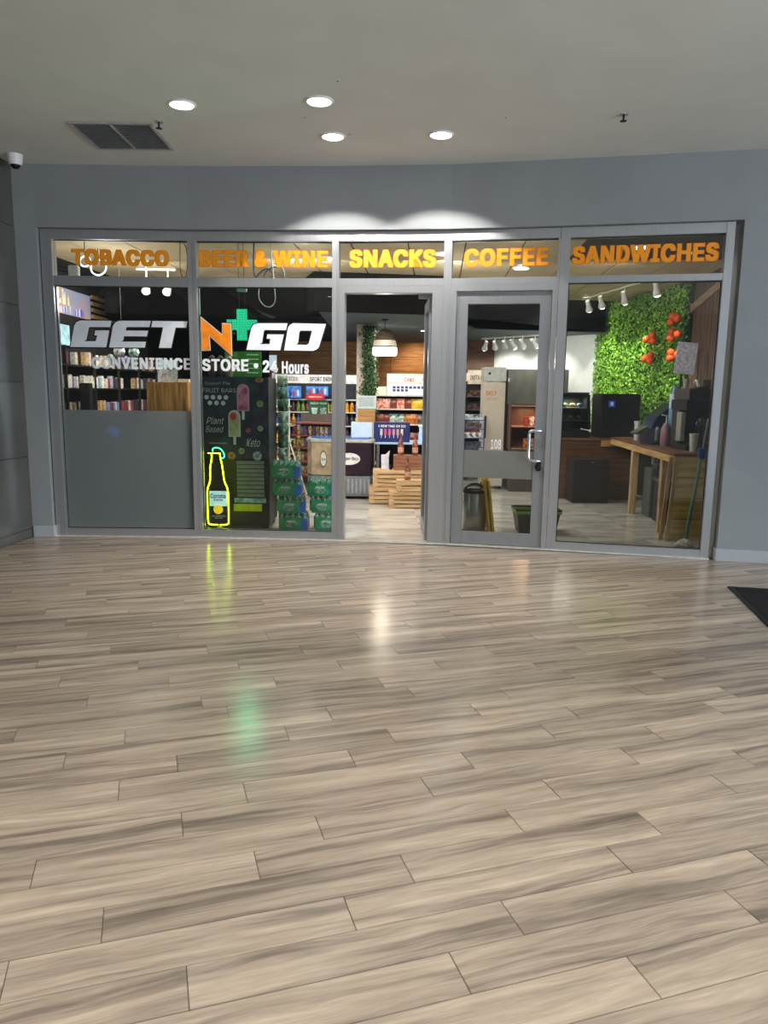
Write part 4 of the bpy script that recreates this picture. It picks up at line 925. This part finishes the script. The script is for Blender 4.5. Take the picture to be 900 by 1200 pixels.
t = thing('snack_gondola', 'grey shelf unit of bread and snack bags in the doorway view', 'shelving', (.42, 13.1, 0))
for z in (.3, .66, .98, 1.24, 1.47): B().box(-.6, .75, -.2, .25, z - .02, z).build('shelf', M((190, 188, 180), .5), t)
B().box(-.6, .75, .23, .25, 0, 1.5).build('back_panel', M((90, 88, 90), .6), t); B().box(-.62, -.6, -.2, .25, 0, 1.5).box(.75, .77, -.2, .25, 0, 1.5).build('side_panel', M((180, 178, 172), .5), t)
def bag_mesh(c_, c2_, w_, h_):
    m_ = B()
    n_ = 6
    for j in range(n_ + 1):
        z_ = h_ * j / n_; th = .045 * math.sin(math.pi * min(max(j / n_, .02), .98)) + .004
        m_.v += [(-w_ / 2, -th * .4, z_), (0, -th, z_), (w_ / 2, -th * .4, z_), (w_ / 2, th * .4, z_), (0, th, z_), (-w_ / 2, th * .4, z_)]
    for j in range(n_):
        for i in range(6): m_.f.append((j * 6 + i, j * 6 + (i + 1) % 6, (j + 1) * 6 + (i + 1) % 6, (j + 1) * 6 + i))
    m_.f += [(0, 5, 4, 3, 2, 1), tuple(range(n_ * 6, n_ * 6 + 6))]
    me_ = m_.mesh('snack_bag', smooth=True); me_.materials.append(M(c_, .3, kind='bag', col2=c2_, scale=22)); return me_
bags = [bag_mesh((206, 70, 40), (230, 200, 180), .13, .17), bag_mesh((196, 158, 30), (226, 190, 60), .13, .17), bag_mesh((60, 60, 130), (130, 70, 60), .13, .17), bag_mesh((140, 50, 46), (90, 60, 40), .13, .17), bag_mesh((60, 110, 100), (190, 200, 190), .13, .17), bag_mesh((200, 120, 40), (120, 70, 30), .13, .17), bag_mesh((50, 60, 86), (120, 100, 90), .13, .17)]
seqs = {1.24: [0, 0, 3, 0, 3, 1, 1, 6, 2, 2], .98: [3, 3, 4, 4, 5, 5, 6, 6, 5, 6], .66: [6, 3, 6, 5, 6, 3, 6, 6, 5, 3]}
for z, sq in seqs.items():
    for k, s_ in enumerate(sq):
        for dy in (0, .1):
            o = link('snack_bag', bags[s_]); o.location = (-.1 + k * .12 + dy * .3, 13.0 + dy, z); o.rotation_euler = (random.uniform(-.1, .1), 0, random.uniform(-.3, .3))
            cn = ['orange red', 'yellow', 'dark blue', 'brown red', 'green', 'orange brown', 'navy'][s_]
            tag(o, '%s %s snack bag from the left on the %s gondola shelf, %s row' % (nth((s_, z, dy)), cn, {1.24: 'top', .98: 'middle', .66: 'lowest visible'}[z], 'rear' if dy else 'front'), 'snack', '%s snack bags on gondola shelf %d' % (cn, z * 100))
def carton(label, x0, x1, y0, y1, z0, z1, mat, cat='box', name='carton_box'): return L_box(name, label, cat, x0, x1, y0, y1, z0, z1, mat, bev=.004)
CWH = M((222, 212, 204), .6, var=.03)
t = carton('large white cardboard box lettered CAKE, top of the pile on the gondola', .02, .84, 12.95, 13.3, 1.675, 1.83, CWH)
flat_text('CAKE', (-.12, .06, .03, .09), M((200, 70, 70), .5), t, y=-.176); flat_text('CAKE', (.2, .38, .03, .09), M((200, 70, 70), .5), t, y=-.176)
t = carton('white box with blue print under the CAKE box', .02, .78, 12.95, 13.3, 1.472, 1.672, M((216, 214, 216), .6, var=.03))
mm = B()
for k in range(8): mm.box(-.28 + k * .07, -.23 + k * .07, -.178, -.175, .11, .15)
for k in range(4): mm.box(-.28 + k * .07, -.23 + k * .07, -.178, -.175, .06, .1)
mm.build('blue_print', M((40, 60, 120), .5), t)
t = carton('small cream lit box left of the white boxes on the gondola', -.19, .01, 12.95, 13.2, 1.472, 1.61, M((232, 226, 180), .5, emit=.15))
t = carton('plain brown cardboard box standing on the white box', -.40, -.15, 10.95, 11.2, 1.085, 1.262, wood((178, 132, 84), (150, 108, 66)))
t = thing('notice_card', 'grey white printed notice card leaning on the brown cardboard box', 'sign', (-.275, 11.0, 1.264)); B().box(-.13, .14, 0, .012, 0, .2).build('card', M((184, 194, 198), .5, var=.04), t)
for k in range(5): B().box(-.11, .1, -.003, 0, .16 - k * .026, .166 - k * .026).build('print_line', M((70, 90, 90), .5), t)
B().box(-.13, .14, -.003, 0, .0, .012).build('green_strip', M((50, 150, 70), .5), t)
t = carton('plain pale blue white box on the chest freezer', -.49, -.185, 10.85, 11.15, .869, 1.083, M((190, 212, 232), .5, var=.02))
t = thing('low_table', 'low table with pale blue top behind the wooden crates', 'table', (.45, 11.15, 0))
B().box(-.6, .6, -.28, .3, .77, .80).build('tabletop', M((170, 196, 220), .4), t, bev=.004)
for sx in (-.55, .55):
    for sy in (-.24, .26): B().box(sx - .02, sx + .02, sy - .02, sy + .02, 0, .77).build('leg', M((120, 124, 130), .4), t)
B().box(-.58, .58, .24, .26, .1, .76).build('back_panel', BLK2, t)
t = carton('navy blue ice cream box printed with a row of bars, beside the plain box', -.165, .36, 10.92, 11.12, .801, 1.085, M((34, 48, 104), .4, var=.05))
flat_text('A NEW TAKE ON ICE', (-.2, .2, .215, .25), WHITE, t, y=-.1005, off=.02)
for k, c_ in enumerate([(200, 214, 230), (210, 80, 120), (220, 90, 130), (200, 140, 190), (196, 170, 140), (226, 214, 200)]):
    p_ = B().box(-.17 + k * .06, -.135 + k * .06, -.104, -.1, .10, .19).build('bar_print', M(c_, .4), t, bev=.001); B().box(-.157 + k * .06, -.148 + k * .06, -.103, -.1, .06, .1).build('stick_print', WHITE, p_)
t = thing('spray_bottle', 'white trigger spray bottle at the right end of the low table', 'bottle', (.53, 11.0, .801))
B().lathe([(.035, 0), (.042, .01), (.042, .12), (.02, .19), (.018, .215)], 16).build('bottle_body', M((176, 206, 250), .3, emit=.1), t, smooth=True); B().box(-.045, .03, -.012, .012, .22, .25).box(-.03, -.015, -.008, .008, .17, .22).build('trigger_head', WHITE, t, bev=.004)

def crate(label, x, y, z, w_, d_, h_, ns, rz=0):
    t = thing('wooden_crate', label, 'crate', (x, y, z), rz)
    sh = h_ / ns
    for k in range(ns):
        z0_ = k * sh + .006; z1_ = (k + 1) * sh - .006
        B().box(-w_ / 2 + .018, w_ / 2 - .018, -d_ / 2 - .01, -d_ / 2, z0_, z1_).build('slat', CRATE, t, bev=.002)
        B().box(-w_ / 2 + .018, w_ / 2 - .018, d_ / 2, d_ / 2 + .01, z0_, z1_).build('slat', CRATE, t, bev=.002)
    for sx in (-w_ / 2, w_ / 2 - .018): B().box(sx, sx + .018, -d_ / 2, d_ / 2, 0, h_).build('end_panel', CRATE, t, bev=.002)
    for sx in (-w_ / 2, w_ / 2 - .07): B().box(sx, sx + .07, -d_ / 2 - .018, -d_ / 2 - .01, .001, h_ - .001).build('corner_post', CRATE, t, bev=.002)
    B().box(-w_ / 2 + .02, w_ / 2 - .02, -d_ / 2 + .002, d_ / 2 - .002, h_ - .012, h_ - .001).build('top_board', CRATE, t)
    return t
crate('large slatted wooden crate at the bottom rear of the pile', .22, 10.36, 0, .86, .34, .225, 4)
crate('large slatted wooden crate, upper one at the rear of the pile', .26, 10.38, .226, .84, .32, .235, 4)
crate('slatted wooden crate at the front of the pile on the floor', .42, 9.98, 0, .72, .28, .215, 4, .02)
crate('small wooden crate on top of the front crate', .37, 9.98, .216, .42, .24, .15, 2)
t = carton('reddish brown wooden box on top of the crate pile', .12, .51, 10.28, 10.5, .462, .66, wood((150, 104, 80), (118, 78, 60)), name='wooden_box')
def rose(x, y, z, lb):
    t = thing('wine_bottle', lb, 'bottle', (x, y, z))
    B().lathe([(.036, 0), (.041, .006), (.041, .13), (.034, .17), (.015, .225), (.0135, .25)], 20).build('bottle_glass', M((176, 112, 96), .18, .3, var=.2, scale=20), t, smooth=True)
    B().lathe([(.0145, .235), (.0155, .29), (.013, .297)], 16).build('foil_cap', M((150, 92, 80), .3, .6), t, smooth=True)
    B().lathe([(.0418, .04), (.0418, .11)], 20, cap=False).build('bottle_label', M((196, 150, 130), .5), t)
rose(.22, 10.36, .661, 'copper pink wine bottle, left of the two on the brown box'); rose(.42, 10.36, .661, 'copper pink wine bottle, right of the two on the brown box'); rose(.31, 9.95, .367, 'copper pink wine bottle standing lowest, on the small front crate')
rose(.60, 10.34, .462, 'dark wine bottle at the right end of the crate pile')
t = thing('gift_bag', 'white paper gift bag standing at the left end of the crate pile', 'bag', (.01, 10.36, .462)); B().prism([(-.055, 0), (.05, 0), (.045, .17), (.06, .26), (.0, .2), (-.06, .2)], -.04, .04).build('bag_body', M((214, 214, 226), .6), t, bev=.004); B().lathe([(.02, 0), (.02, .06)], 8, at=(.075, -.06, 0)).build('dark_print', BLACK, t)

# ------------------------------------------------------------ behind the closed door
t = thing('food_cabinet', 'glass fronted cabinet of packaged food under a rounded white sign', 'cabinet', (1.6, 13.3, 0))
B().box(-.18, .2, .2, .22, .0, 1.68).box(-.2, -.18, -.05, .22, 0, 1.68).box(.2, .22, -.05, .22, 0, 1.68).build('cabinet_body', M((44, 38, 40), .5), t)
for k in range(6):
    s_ = B().box(-.18, .2, -.04, .2, .3 + k * .23, .32 + k * .23).build('shelf', M((90, 84, 84), .4), t)
    B().box(-.16, .18, 0, .12, .32 + k * .23, .42 + k * .23).build('goods', M([(120, 70, 66), (150, 120, 80), (130, 60, 50), (160, 160, 150), (90, 60, 70), (140, 90, 70)][k], .4, var=.4, scale=14), s_)
B().box(-.2, .22, -.06, .22, 1.68, 1.92).build('sign_head', M((236, 218, 196), .5, emit=.3), t, bev=.05)
flat_text('INSTA GRAB', (-.13, .19, 1.75, 1.83), M((110, 70, 56), .5), t, y=-.061)
t = thing('wire_basket_rack', 'blue wire rack of small goods at the left edge of the door glass', 'rack', (1.33, 11.6, 0))
BW = M((40, 70, 150), .4)
for sx in (-.12, .2): B().tube([(sx, 0, 0), (sx, 0, 1.15)], .009, 6).build('post', BW, t)
for k in range(5):
    s_ = B().tube([(-.12, 0, .55 + k * .14), (.2, 0, .55 + k * .14)], .006, 6).build('crossbar', BW, t)
    B().box(-.1, .16, .02, .06, .56 + k * .14, .64 + k * .14).build('goods', M([(150, 60, 50), (60, 70, 80), (210, 210, 206), (100, 80, 76), (190, 196, 200)][k], .5, var=.3, scale=20), s_)
t = thing('steel_freezer', 'narrow beige steel upright freezer with black handle and orange lettering', 'freezer', (1.72, 12.1, 0))
B().box(-.17, .17, -.15, .25, .05, 1.70).build('cabinet', M((204, 190, 174), .4, .1, var=.02), t, bev=.006); B().box(-.17, .175, -.16, .25, 1.71, 1.93).build('top_unit', M((206, 204, 200), .35, .3), t, bev=.006)
B().box(.172, .21, -.12, .25, .05, 1.88).build('side_panel', BLACK, t); B().box(-.15, -.12, -.19, -.155, .82, 1.17).build('handle', BLACK, t, bev=.004)
B().lathe([(.022, 0), (.022, .01)], 14, at=(-.09, -.16, 1.83), rot=Matrix.Rotation(math.pi / 2, 3, 'X')).build('thermostat', BLACK, t)
flat_text('DAILY', (-.13, .03, 1.49, 1.56), M((206, 120, 60), .5), t, y=-.1515, off=.02); flat_text('FRESH', (-.13, .03, 1.41, 1.46), M((206, 140, 90), .5), t, y=-.1515, off=.0)
for sx in (-.14, .14): B().box(sx - .02, sx + .02, -.1, -.06, 0, .05).build('foot', BLACK, t)
t = thing('steel_coldroom', 'tall grey stainless steel cold cabinet against the white wall', 'cabinet', (2.55, 12.75, 0))
B().box(-.62, .52, 0, .35, 0, 1.93).build('cabinet', M((140, 138, 128), .35, .7, var=.06, stretch=(2, 2, 1), scale=3), t, bev=.006)
B().box(.0, .008, -.004, 0, .05, 1.9).build('door_gap', BLK2, t); B().box(-.56, -.47, -.006, 0, 1.72, 1.78).build('badge', WHITE, t); B().box(-.6, -.57, -.04, 0, .9, 1.3).build('handle', CHROME, t)
t = thing('snack_warmer', 'lit snack display warmer with red and amber packets in front of the steel cabinet', 'display case', (2.28, 11.9, .0))
B().box(-.32, .4, -.2, .25, 0, .66).build('base_cabinet', M((70, 60, 54), .5), t, bev=.004); B().box(-.32, .4, .22, .25, .66, 1.36).box(-.34, -.32, -.2, .25, .66, 1.36).box(.4, .42, -.2, .25, .66, 1.36).build('case_frame', M((96, 66, 54), .4), t)
for z in (.68, 1.02, 1.34): B().box(-.32, .4, -.2, .22, z - .015, z).build('shelf', M((170, 120, 90), .35), t)
for z, cs in ((.68, [(196, 120, 50), (214, 180, 150), (120, 60, 40), (220, 150, 90), (90, 60, 50), (200, 160, 60)]), (1.02, [(150, 60, 50), (226, 200, 190), (190, 90, 80), (110, 40, 40), (220, 190, 180), (140, 60, 60)])):
    for k, c_ in enumerate(cs):
        o = B().box(-.04, .04, -.03, .03, 0, .15).build('snack_packet', M(c_, .4, var=.3, scale=30), None, bev=.01); o.location = (2.28 - .06 + k * .085, 11.85, z); o.rotation_euler = (0, 0, random.uniform(-.2, .2))
        tag(o, '%s packet from the left on the %s shelf of the lit snack warmer' % (nth(('wm', z)), 'lower' if z < .9 else 'upper'), 'snack', 'packets on the %s warmer shelf' % ('lower' if z < .9 else 'upper'))
light('lamp', 'AREA', (0, -.05, 1.30), 5, (1, .6, .35), .3, target=None, parent=t)
# bins by the closed door
t = thing('steel_bin', 'short stainless steel bin with black bag rim just inside the closed door', 'bin', (1.02, 8.33, 0))
B().lathe([(.125, 0), (.13, .01), (.13, .42), (.125, .43)], 32).build('bin_body', STEEL, t, smooth=True); B().lathe([(.133, .42), (.137, .43), (.133, .455), (.12, .45)], 32, cap=False).build('bag_rim', BLACK, t, smooth=True)
for k in range(3): B().tube([(.11 * math.cos(a_) - .01, -.06 + k * .05, .44 + (.09 - .015 * k) * math.sin(a_)) for a_ in [math.pi * j / 10 for j in range(11)]], .011, 6).build('lid_arc', BLK2, t)
B().tube([(.05, -.02, .45), (.06, -.02, .54), (.1, -.02, .54), (.11, -.02, .45)], .007, 6).build('wire_handle', BLK2, t)
t = thing('wet_floor_sign', 'folded yellow plastic floor sign leaning behind the steel bin', 'floor sign', (1.2, 8.28, 0))
YL = M((222, 184, 20), .45, var=.05); R_ = Matrix.Rotation(-.13, 3, 'Y')
B().box(-.035, -.01, -.12, .12, 0, .6, R_).build('front_leaf', YL, t, bev=.006); B().box(.008, .033, -.12, .12, 0, .58, R_).build('rear_leaf', YL, t, bev=.006); B().box(-.03, .03, -.05, .05, .57, .62, R_).build('grip', YL, t, bev=.006)
t = thing('recycling_bin', 'low black bin with lime green rim inside by the mullion', 'bin', (1.70, 8.26, 0))
B().add([(-.2, -.13, 0), (.2, -.13, 0), (.2, .13, 0), (-.2, .13, 0), (-.24, -.16, .24), (.24, -.16, .24), (.24, .16, .24), (-.24, .16, .24)], [(0, 3, 2, 1), (0, 1, 5, 4), (1, 2, 6, 5), (2, 3, 7, 6), (3, 0, 4, 7)]).build('bin_body', BLACK, t)
B().tube([(-.245, -.165, .235), (.245, -.165, .235), (.245, .165, .235), (-.245, .165, .235)], .016, 8, True).build('rim', M((110, 170, 50), .4), t); B().tube([(-.245, -.165, .26), (.245, -.165, .26), (.245, .165, .26), (-.245, .165, .26)], .012, 8, True).build('inner_rim', BLACK, t)

# ------------------------------------------------------------ right: coffee bar
ca_ = Vector((3.04, 7.85)); cb_ = Vector((3.275, 10.88)); d = cb_ - ca_
t = thing('coffee_counter', 'rough timber coffee counter with open front frame along the slatted wall', 'counter', (ca_.x, ca_.y, 0), math.atan2(d.y, d.x) )
LL = d.length   # local x runs back into the store, local -y is the wall side
B().box(0, LL, -.62, 0, .895, .925).build('worktop', wood((130, 90, 64), (96, 64, 46)), t, bev=.004)
B().box(0, LL, -.03, .0, .82, .894).build('front_rail', wood((206, 168, 112), (166, 126, 80)), t, bev=.004)
for x in (.44, 1.76): B().box(x, x + .1, -.09, -.012, 0, .82).build('leg', PINE, t, bev=.004)
B().box(.0, .03, -.05, 0, 0, .82).build('leg', PINE, t, bev=.004)
B().box(.03, LL, -.6, -.58, 0, .89).build('back_board', M((30, 26, 24), .8), t)
for k in range(4):
    z0_ = .012 + k * .222; B().box(-.022, 0 - .001 * k, -.62, -.002, z0_, z0_ + .214).build('end_plank', PLY, t, bev=.003)
t = thing('rear_counter', 'wood fronted counter carrying the glass case at the back', 'counter', (3.1, 11.25, 0))
B().box(-.7, .62, -.3, .3, 0, .86).build('cabinet', wood((98, 66, 42), (70, 46, 32)), t, bev=.004); B().box(-.72, .64, -.32, .32, .86, .90).build('worktop', wood((120, 84, 58), (88, 60, 42)), t, bev=.004); B().box(.05, .64, -.35, -.322, .78, .87).build('front_rail', wood((190, 140, 90), (150, 104, 64)), t, bev=.004)
for (x, lb) in ((0, 'nearest'), (1, 'next')):
    t = thing('leaning_board', '%s thin pine board leaning upright against the counter end' % lb, 'board', (2.96 + x * .04, 7.86 - x * .06, 0)); B().box(-.02, .02, -.01, .01, 0, .89 - x * .06, Matrix.Rotation(.06, 3, 'Y')).build('board', PINE, t, bev=.002)
t = thing('sponge_mop', 'green handled mop with white head leaning at the right jamb, blue clamp on top', 'mop', (3.085, 7.52, 0))
B().tube([(0, 0, .06), (.115, .02, .98)], .016, 8).build('handle', M((90, 140, 128), .4), t)
B().tube([(.03, .03, .06), (.16, .05, 1.3)], .011, 8).build('second_pole', M((150, 150, 146), .4), t)
B().box(.07, .16, -.03, .04, .90, 1.01).build('clamp', M((26, 74, 140), .4), t, bev=.012)
mm = B()
for k in range(26):
    a_ = k * .5; mm.tube([(0, 0, .08), (.05 * math.cos(a_), .05 * math.sin(a_), .05), (.1 * math.cos(a_), .07 * math.sin(a_), .012)], .009, 5)
mm.build('mop_strands', M((206, 202, 190), .9, var=.2, scale=40), t, kind='stuff')
# machines on the coffee counter
t = thing('coffee_brewer', 'large black and steel coffee brewer at the near end of the counter', 'coffee machine', (3.52, 8.5, .926), .06)
B().box(-.2, .22, -.2, .22, 0, .06).build('base', BLACK, t, bev=.008); B().box(-.2, .22, .02, .22, .06, .5).build('column', M((52, 52, 54), .4, .3), t, bev=.008); B().box(-.22, .22, -.2, .22, .44, .56).build('brew_head', BLACK, t, bev=.012); B().box(-.2, .2, -.19, .21, .562, .68).build('top_hopper', M((90, 86, 84), .3, .7), t, bev=.012)
B().box(-.25, -.2, -.14, -.02, .1, .42).build('steel_front', M((196, 194, 186), .3, .6), t, bev=.006); B().lathe([(.085, .06), (.1, .1), (.1, .3), (.07, .38)], 20, at=(.03, -.1, 0)).build('carafe', M((70, 68, 68), .2, .7), t, smooth=True); B().box(.12, .14, -.15, -.13, .06, .44).build('tap_pipe', CHROME, t)
t = thing('steel_bowl', 'shiny steel bowl on top of the coffee brewer', 'bowl', (3.6, 8.62, 1.607)); B().lathe([(.06, 0), (.1, .02), (.125, .09), (.128, .1), (.12, .095), (.095, .03), (.05, .012)], 24).build('bowl_body', M((226, 220, 206), .18, .9), t, smooth=True)
def cup(x, y, z, lb, r_=.042, h_=.15, col=(206, 208, 200)):
    t = thing('paper_cup', lb, 'cup', (x, y, z)); B().lathe([(r_ * .74, 0), (r_, h_), (r_ * .9, h_), (r_ * .66, .008)], 20, cap=False).build('cup_body', M(col, .5, var=.05), t, smooth=True); B().tube([(r_ * math.cos(q), r_ * math.sin(q), h_) for q in [2 * math.pi * k / 20 for k in range(20)]], .004, 6, True).build('cup_rim', M(col, .5), t)
    return t
cup(3.36, 8.16, .926, 'white patterned paper cup at the near corner of the counter', .05, .19)
cup(3.33, 8.42, 1.607, 'small pale paper cup on top of the brewer at its left', .035, .1, (176, 166, 154))
t = thing('cup_stack', 'tall stack of white paper cups beside the black mini fridge', 'cups', (3.38, 10.08, .926)); B().lathe([(.036, 0), (.036, .2), (.045, .25), (.045, .256), (.03, .256)], 18).build('stacked_cups', M((206, 204, 208), .5), t, smooth=True)
for k in range(5): B().lathe([(.046, .06 + k * .035), (.046, .066 + k * .035)], 18).build('cup_rim', M((190, 188, 194), .5), t)
t = thing('orange_box', 'small orange box beside the stack of paper cups', 'box', (3.43, 9.86, .926)); B().box(-.04, .04, -.04, .04, 0, .14).build('body', M((206, 110, 50), .5), t, bev=.003)
t = thing('mini_fridge', 'black mini fridge with a blue sticker on the counter before the green wall', 'fridge', (3.42, 11.2, .90))
B().box(-.28, .28, -.2, .28, .0, .64).build('cabinet', BLACK, t, bev=.01); B().box(-.28, .28, -.235, -.205, .01, .64).build('door', M((22, 22, 26), .35), t, bev=.008); B().box(-.18, -.09, -.238, -.2355, .45, .54).build('sticker', M((50, 90, 200), .4), t); B().box(-.155, -.115, -.241, -.2382, .47, .52).build('sticker_square', M((170, 200, 250), .4, emit=.2), t); B().box(-.28, -.27, -.26, -.236, .2, .42).build('handle', BLK2, t)
light('case_lamp', 'AREA', (2.72, 11.12, 1.46), 4, (1, .95, .8), .25)
t = thing('glass_case', 'countertop display case with curved black frame and pastries at the back', 'display case', (2.76, 11.18, .90))
B().box(-.3, .25, -.22, .2, 0, .1).build('base', BLACK, t, bev=.02); B().box(-.3, .22, -.2, .2, .58, .64).build('top_frame', BLACK, t, bev=.02); B().box(.2, .25, -.22, .2, .1, .6, Matrix.Rotation(-.07, 3, 'Y')).build('side_frame', BLACK, t, bev=.015); B().box(-.3, .2, -.2, .16, .638, .655).build('steel_trim', CHROME, t)
B().box(-.29, .2, -.212, -.206, .1, .58).build('glass_front', GLASS, t); B().box(-.29, .2, .19, .2, .1, .58).build('back_panel', M((60, 70, 60), .5), t)
for z in (.24, .42): B().box(-.29, .2, -.19, .19, z, z + .012).build('shelf', M((130, 134, 130), .3), t)
for k in range(8):
    o = B().ball((0, 0, .035), .05, 8, (1, .8, .7)).build('pastry', M([(196, 180, 130), (120, 136, 90), (150, 110, 70), (84, 90, 110)][k % 4], .5, var=.3, scale=30), None, smooth=True); o.location = (2.52 + (k % 4) * .11, 11.08, .90 + (.252 if k < 4 else .432))
    tag(o, '%s pastry from the left on the %s shelf of the countertop glass case' % (nth(('pa', k < 4)), 'lower' if k < 4 else 'upper'), 'pastry', 'pastries on the %s case shelf' % ('lower' if k < 4 else 'upper'))
t = thing('beverage_dispenser', 'navy slanted frozen drink machine in the middle of the coffee counter', 'drink machine', (3.47, 9.35, .926), .06)
B().prism([(-.22, 0), (.2, 0), (.2, .5), (.05, .5), (-.16, .34), (-.22, .2)], -.14, .2).build('machine_body', M((26, 34, 62), .3, var=.1), t, bev=.01); B().box(-.3, -.14, -.16, .02, .30, .33, Matrix.Rotation(-.5, 3, 'Y')).build('slanted_lid', M((140, 136, 120), .25, .6), t)
B().box(-.23, -.1, -.15, -.142, .02, .2).build('drip_panel', M((90, 100, 120), .3), t)
for k in range(3): B().lathe([(.02, .1), (.025, .12), (.025, .24), (.015, .27)], 10, at=(-.16 + k * .07, -.17, -.05)).build('nozzle', M((150, 150, 160), .3, .5), t)
t = thing('water_bottle', 'tall blue and white bottle behind the drink machines', 'bottle', (3.44, 9.02, .926)); B().lathe([(.045, 0), (.05, .02), (.05, .6), (.02, .68), (.02, .72)], 16).build('bottle_body', M((120, 160, 200), .3), t, smooth=True); B().lathe([(.0515, .45), (.0515, .62)], 16, cap=False).build('bottle_label', M((200, 220, 240), .4), t)
t = thing('syrup_pump', 'pinkish plastic pump bottle beside the navy machine', 'bottle', (3.36, 9.0, .926)); B().lathe([(.05, 0), (.06, .05), (.055, .2), (.03, .27)], 14).build('bottle_body', M((150, 110, 120), .35), t, smooth=True); B().tube([(0, 0, .27), (0, 0, .36), (-.06, 0, .37)], .01, 6).build('pump', M((210, 210, 214), .4), t)
t = thing('plastic_bag', 'crumpled pink plastic bag beside the orange box', 'bag', (3.41, 9.62, .926))
for k in range(4): B().ball((random.uniform(-.05, .05), random.uniform(-.05, .05), .06 + .02 * k), .05, 8).build('bag_fold', M((160, 110, 116), .4, var=.3, scale=20), t, smooth=True)
t = thing('glass_jar_rack', 'thin metal rack with jars in front of the green wall', 'rack', (3.62, 9.7, .926), .06)
for sx in (-.14, .14): B().tube([(sx, 0, 0), (sx, 0, .55)], .007, 6).build('post', M((110, 104, 96), .3, .6), t)
for z in (.25, .5): B().box(-.15, .15, -.08, .1, z, z + .01).build('shelf', M((150, 120, 100), .4), t)
for k in range(3): B().lathe([(.035, 0), (.035, .12), (.025, .14)], 12, at=(-.09 + k * .09, 0, .262)).build('jar', M((156, 92, 60), .3), t, smooth=True)
t = thing('menu_stand', 'tilted menu board with pale print on a black pole before the slatted wall', 'sign', (3.80, 9.85, .926))
B().box(-.13, .13, -.012, .0, .88, 1.28, Matrix.Rotation(.08, 3, 'Y'), (-.02, 0, 0)).build('board', M((186, 180, 192), .4, emit=.2, var=.12, scale=30), t); B().tube([(.03, .02, 0), (.03, .02, 1.38), (.1, .02, 1.48)], .014, 6).build('pole', BLACK, t); B().lathe([(.08, 0), (.08, .02)], 16, at=(.0, .02, 0)).build('foot', BLACK, t)
# under the counter
t = thing('storage_bin', 'dark navy plastic bin under the coffee counter behind the second leg', 'bin', (3.50, 8.95, 0)); B().box(-.18, .12, -.2, .2, 0, .5).build('bin_body', M((24, 28, 44), .4), t, bev=.01); B().box(-.2, .14, -.22, .22, .5, .53).build('lid', M((70, 76, 90), .4), t, bev=.006)
t = thing('storage_bin', 'tall grey bin with a crumpled white bag on top under the counter', 'bin', (3.50, 9.45, 0)); B().box(-.16, .12, -.14, .14, 0, .62).build('bin_body', M((74, 80, 78), .5), t, bev=.01); B().box(-.1, .06, -.1, .1, .62, .78).build('white_bag', M((170, 170, 176), .5, kind='bag', col2=(40, 40, 46), scale=26), t, bev=.03)
t = thing('drinks_fridge', 'black undercounter cooler standing before the rear counter', 'cooler', (2.92, 10.72, 0)); B().box(-.26, .26, -.2, .2, 0, .62).build('cabinet', M((30, 32, 38), .35), t, bev=.01); B().box(-.25, .25, -.215, -.201, .03, .55).build('door', M((20, 22, 27), .3), t); B().box(-.01, .02, -.222, -.2155, .57, .59).build('badge', CHROME, t)
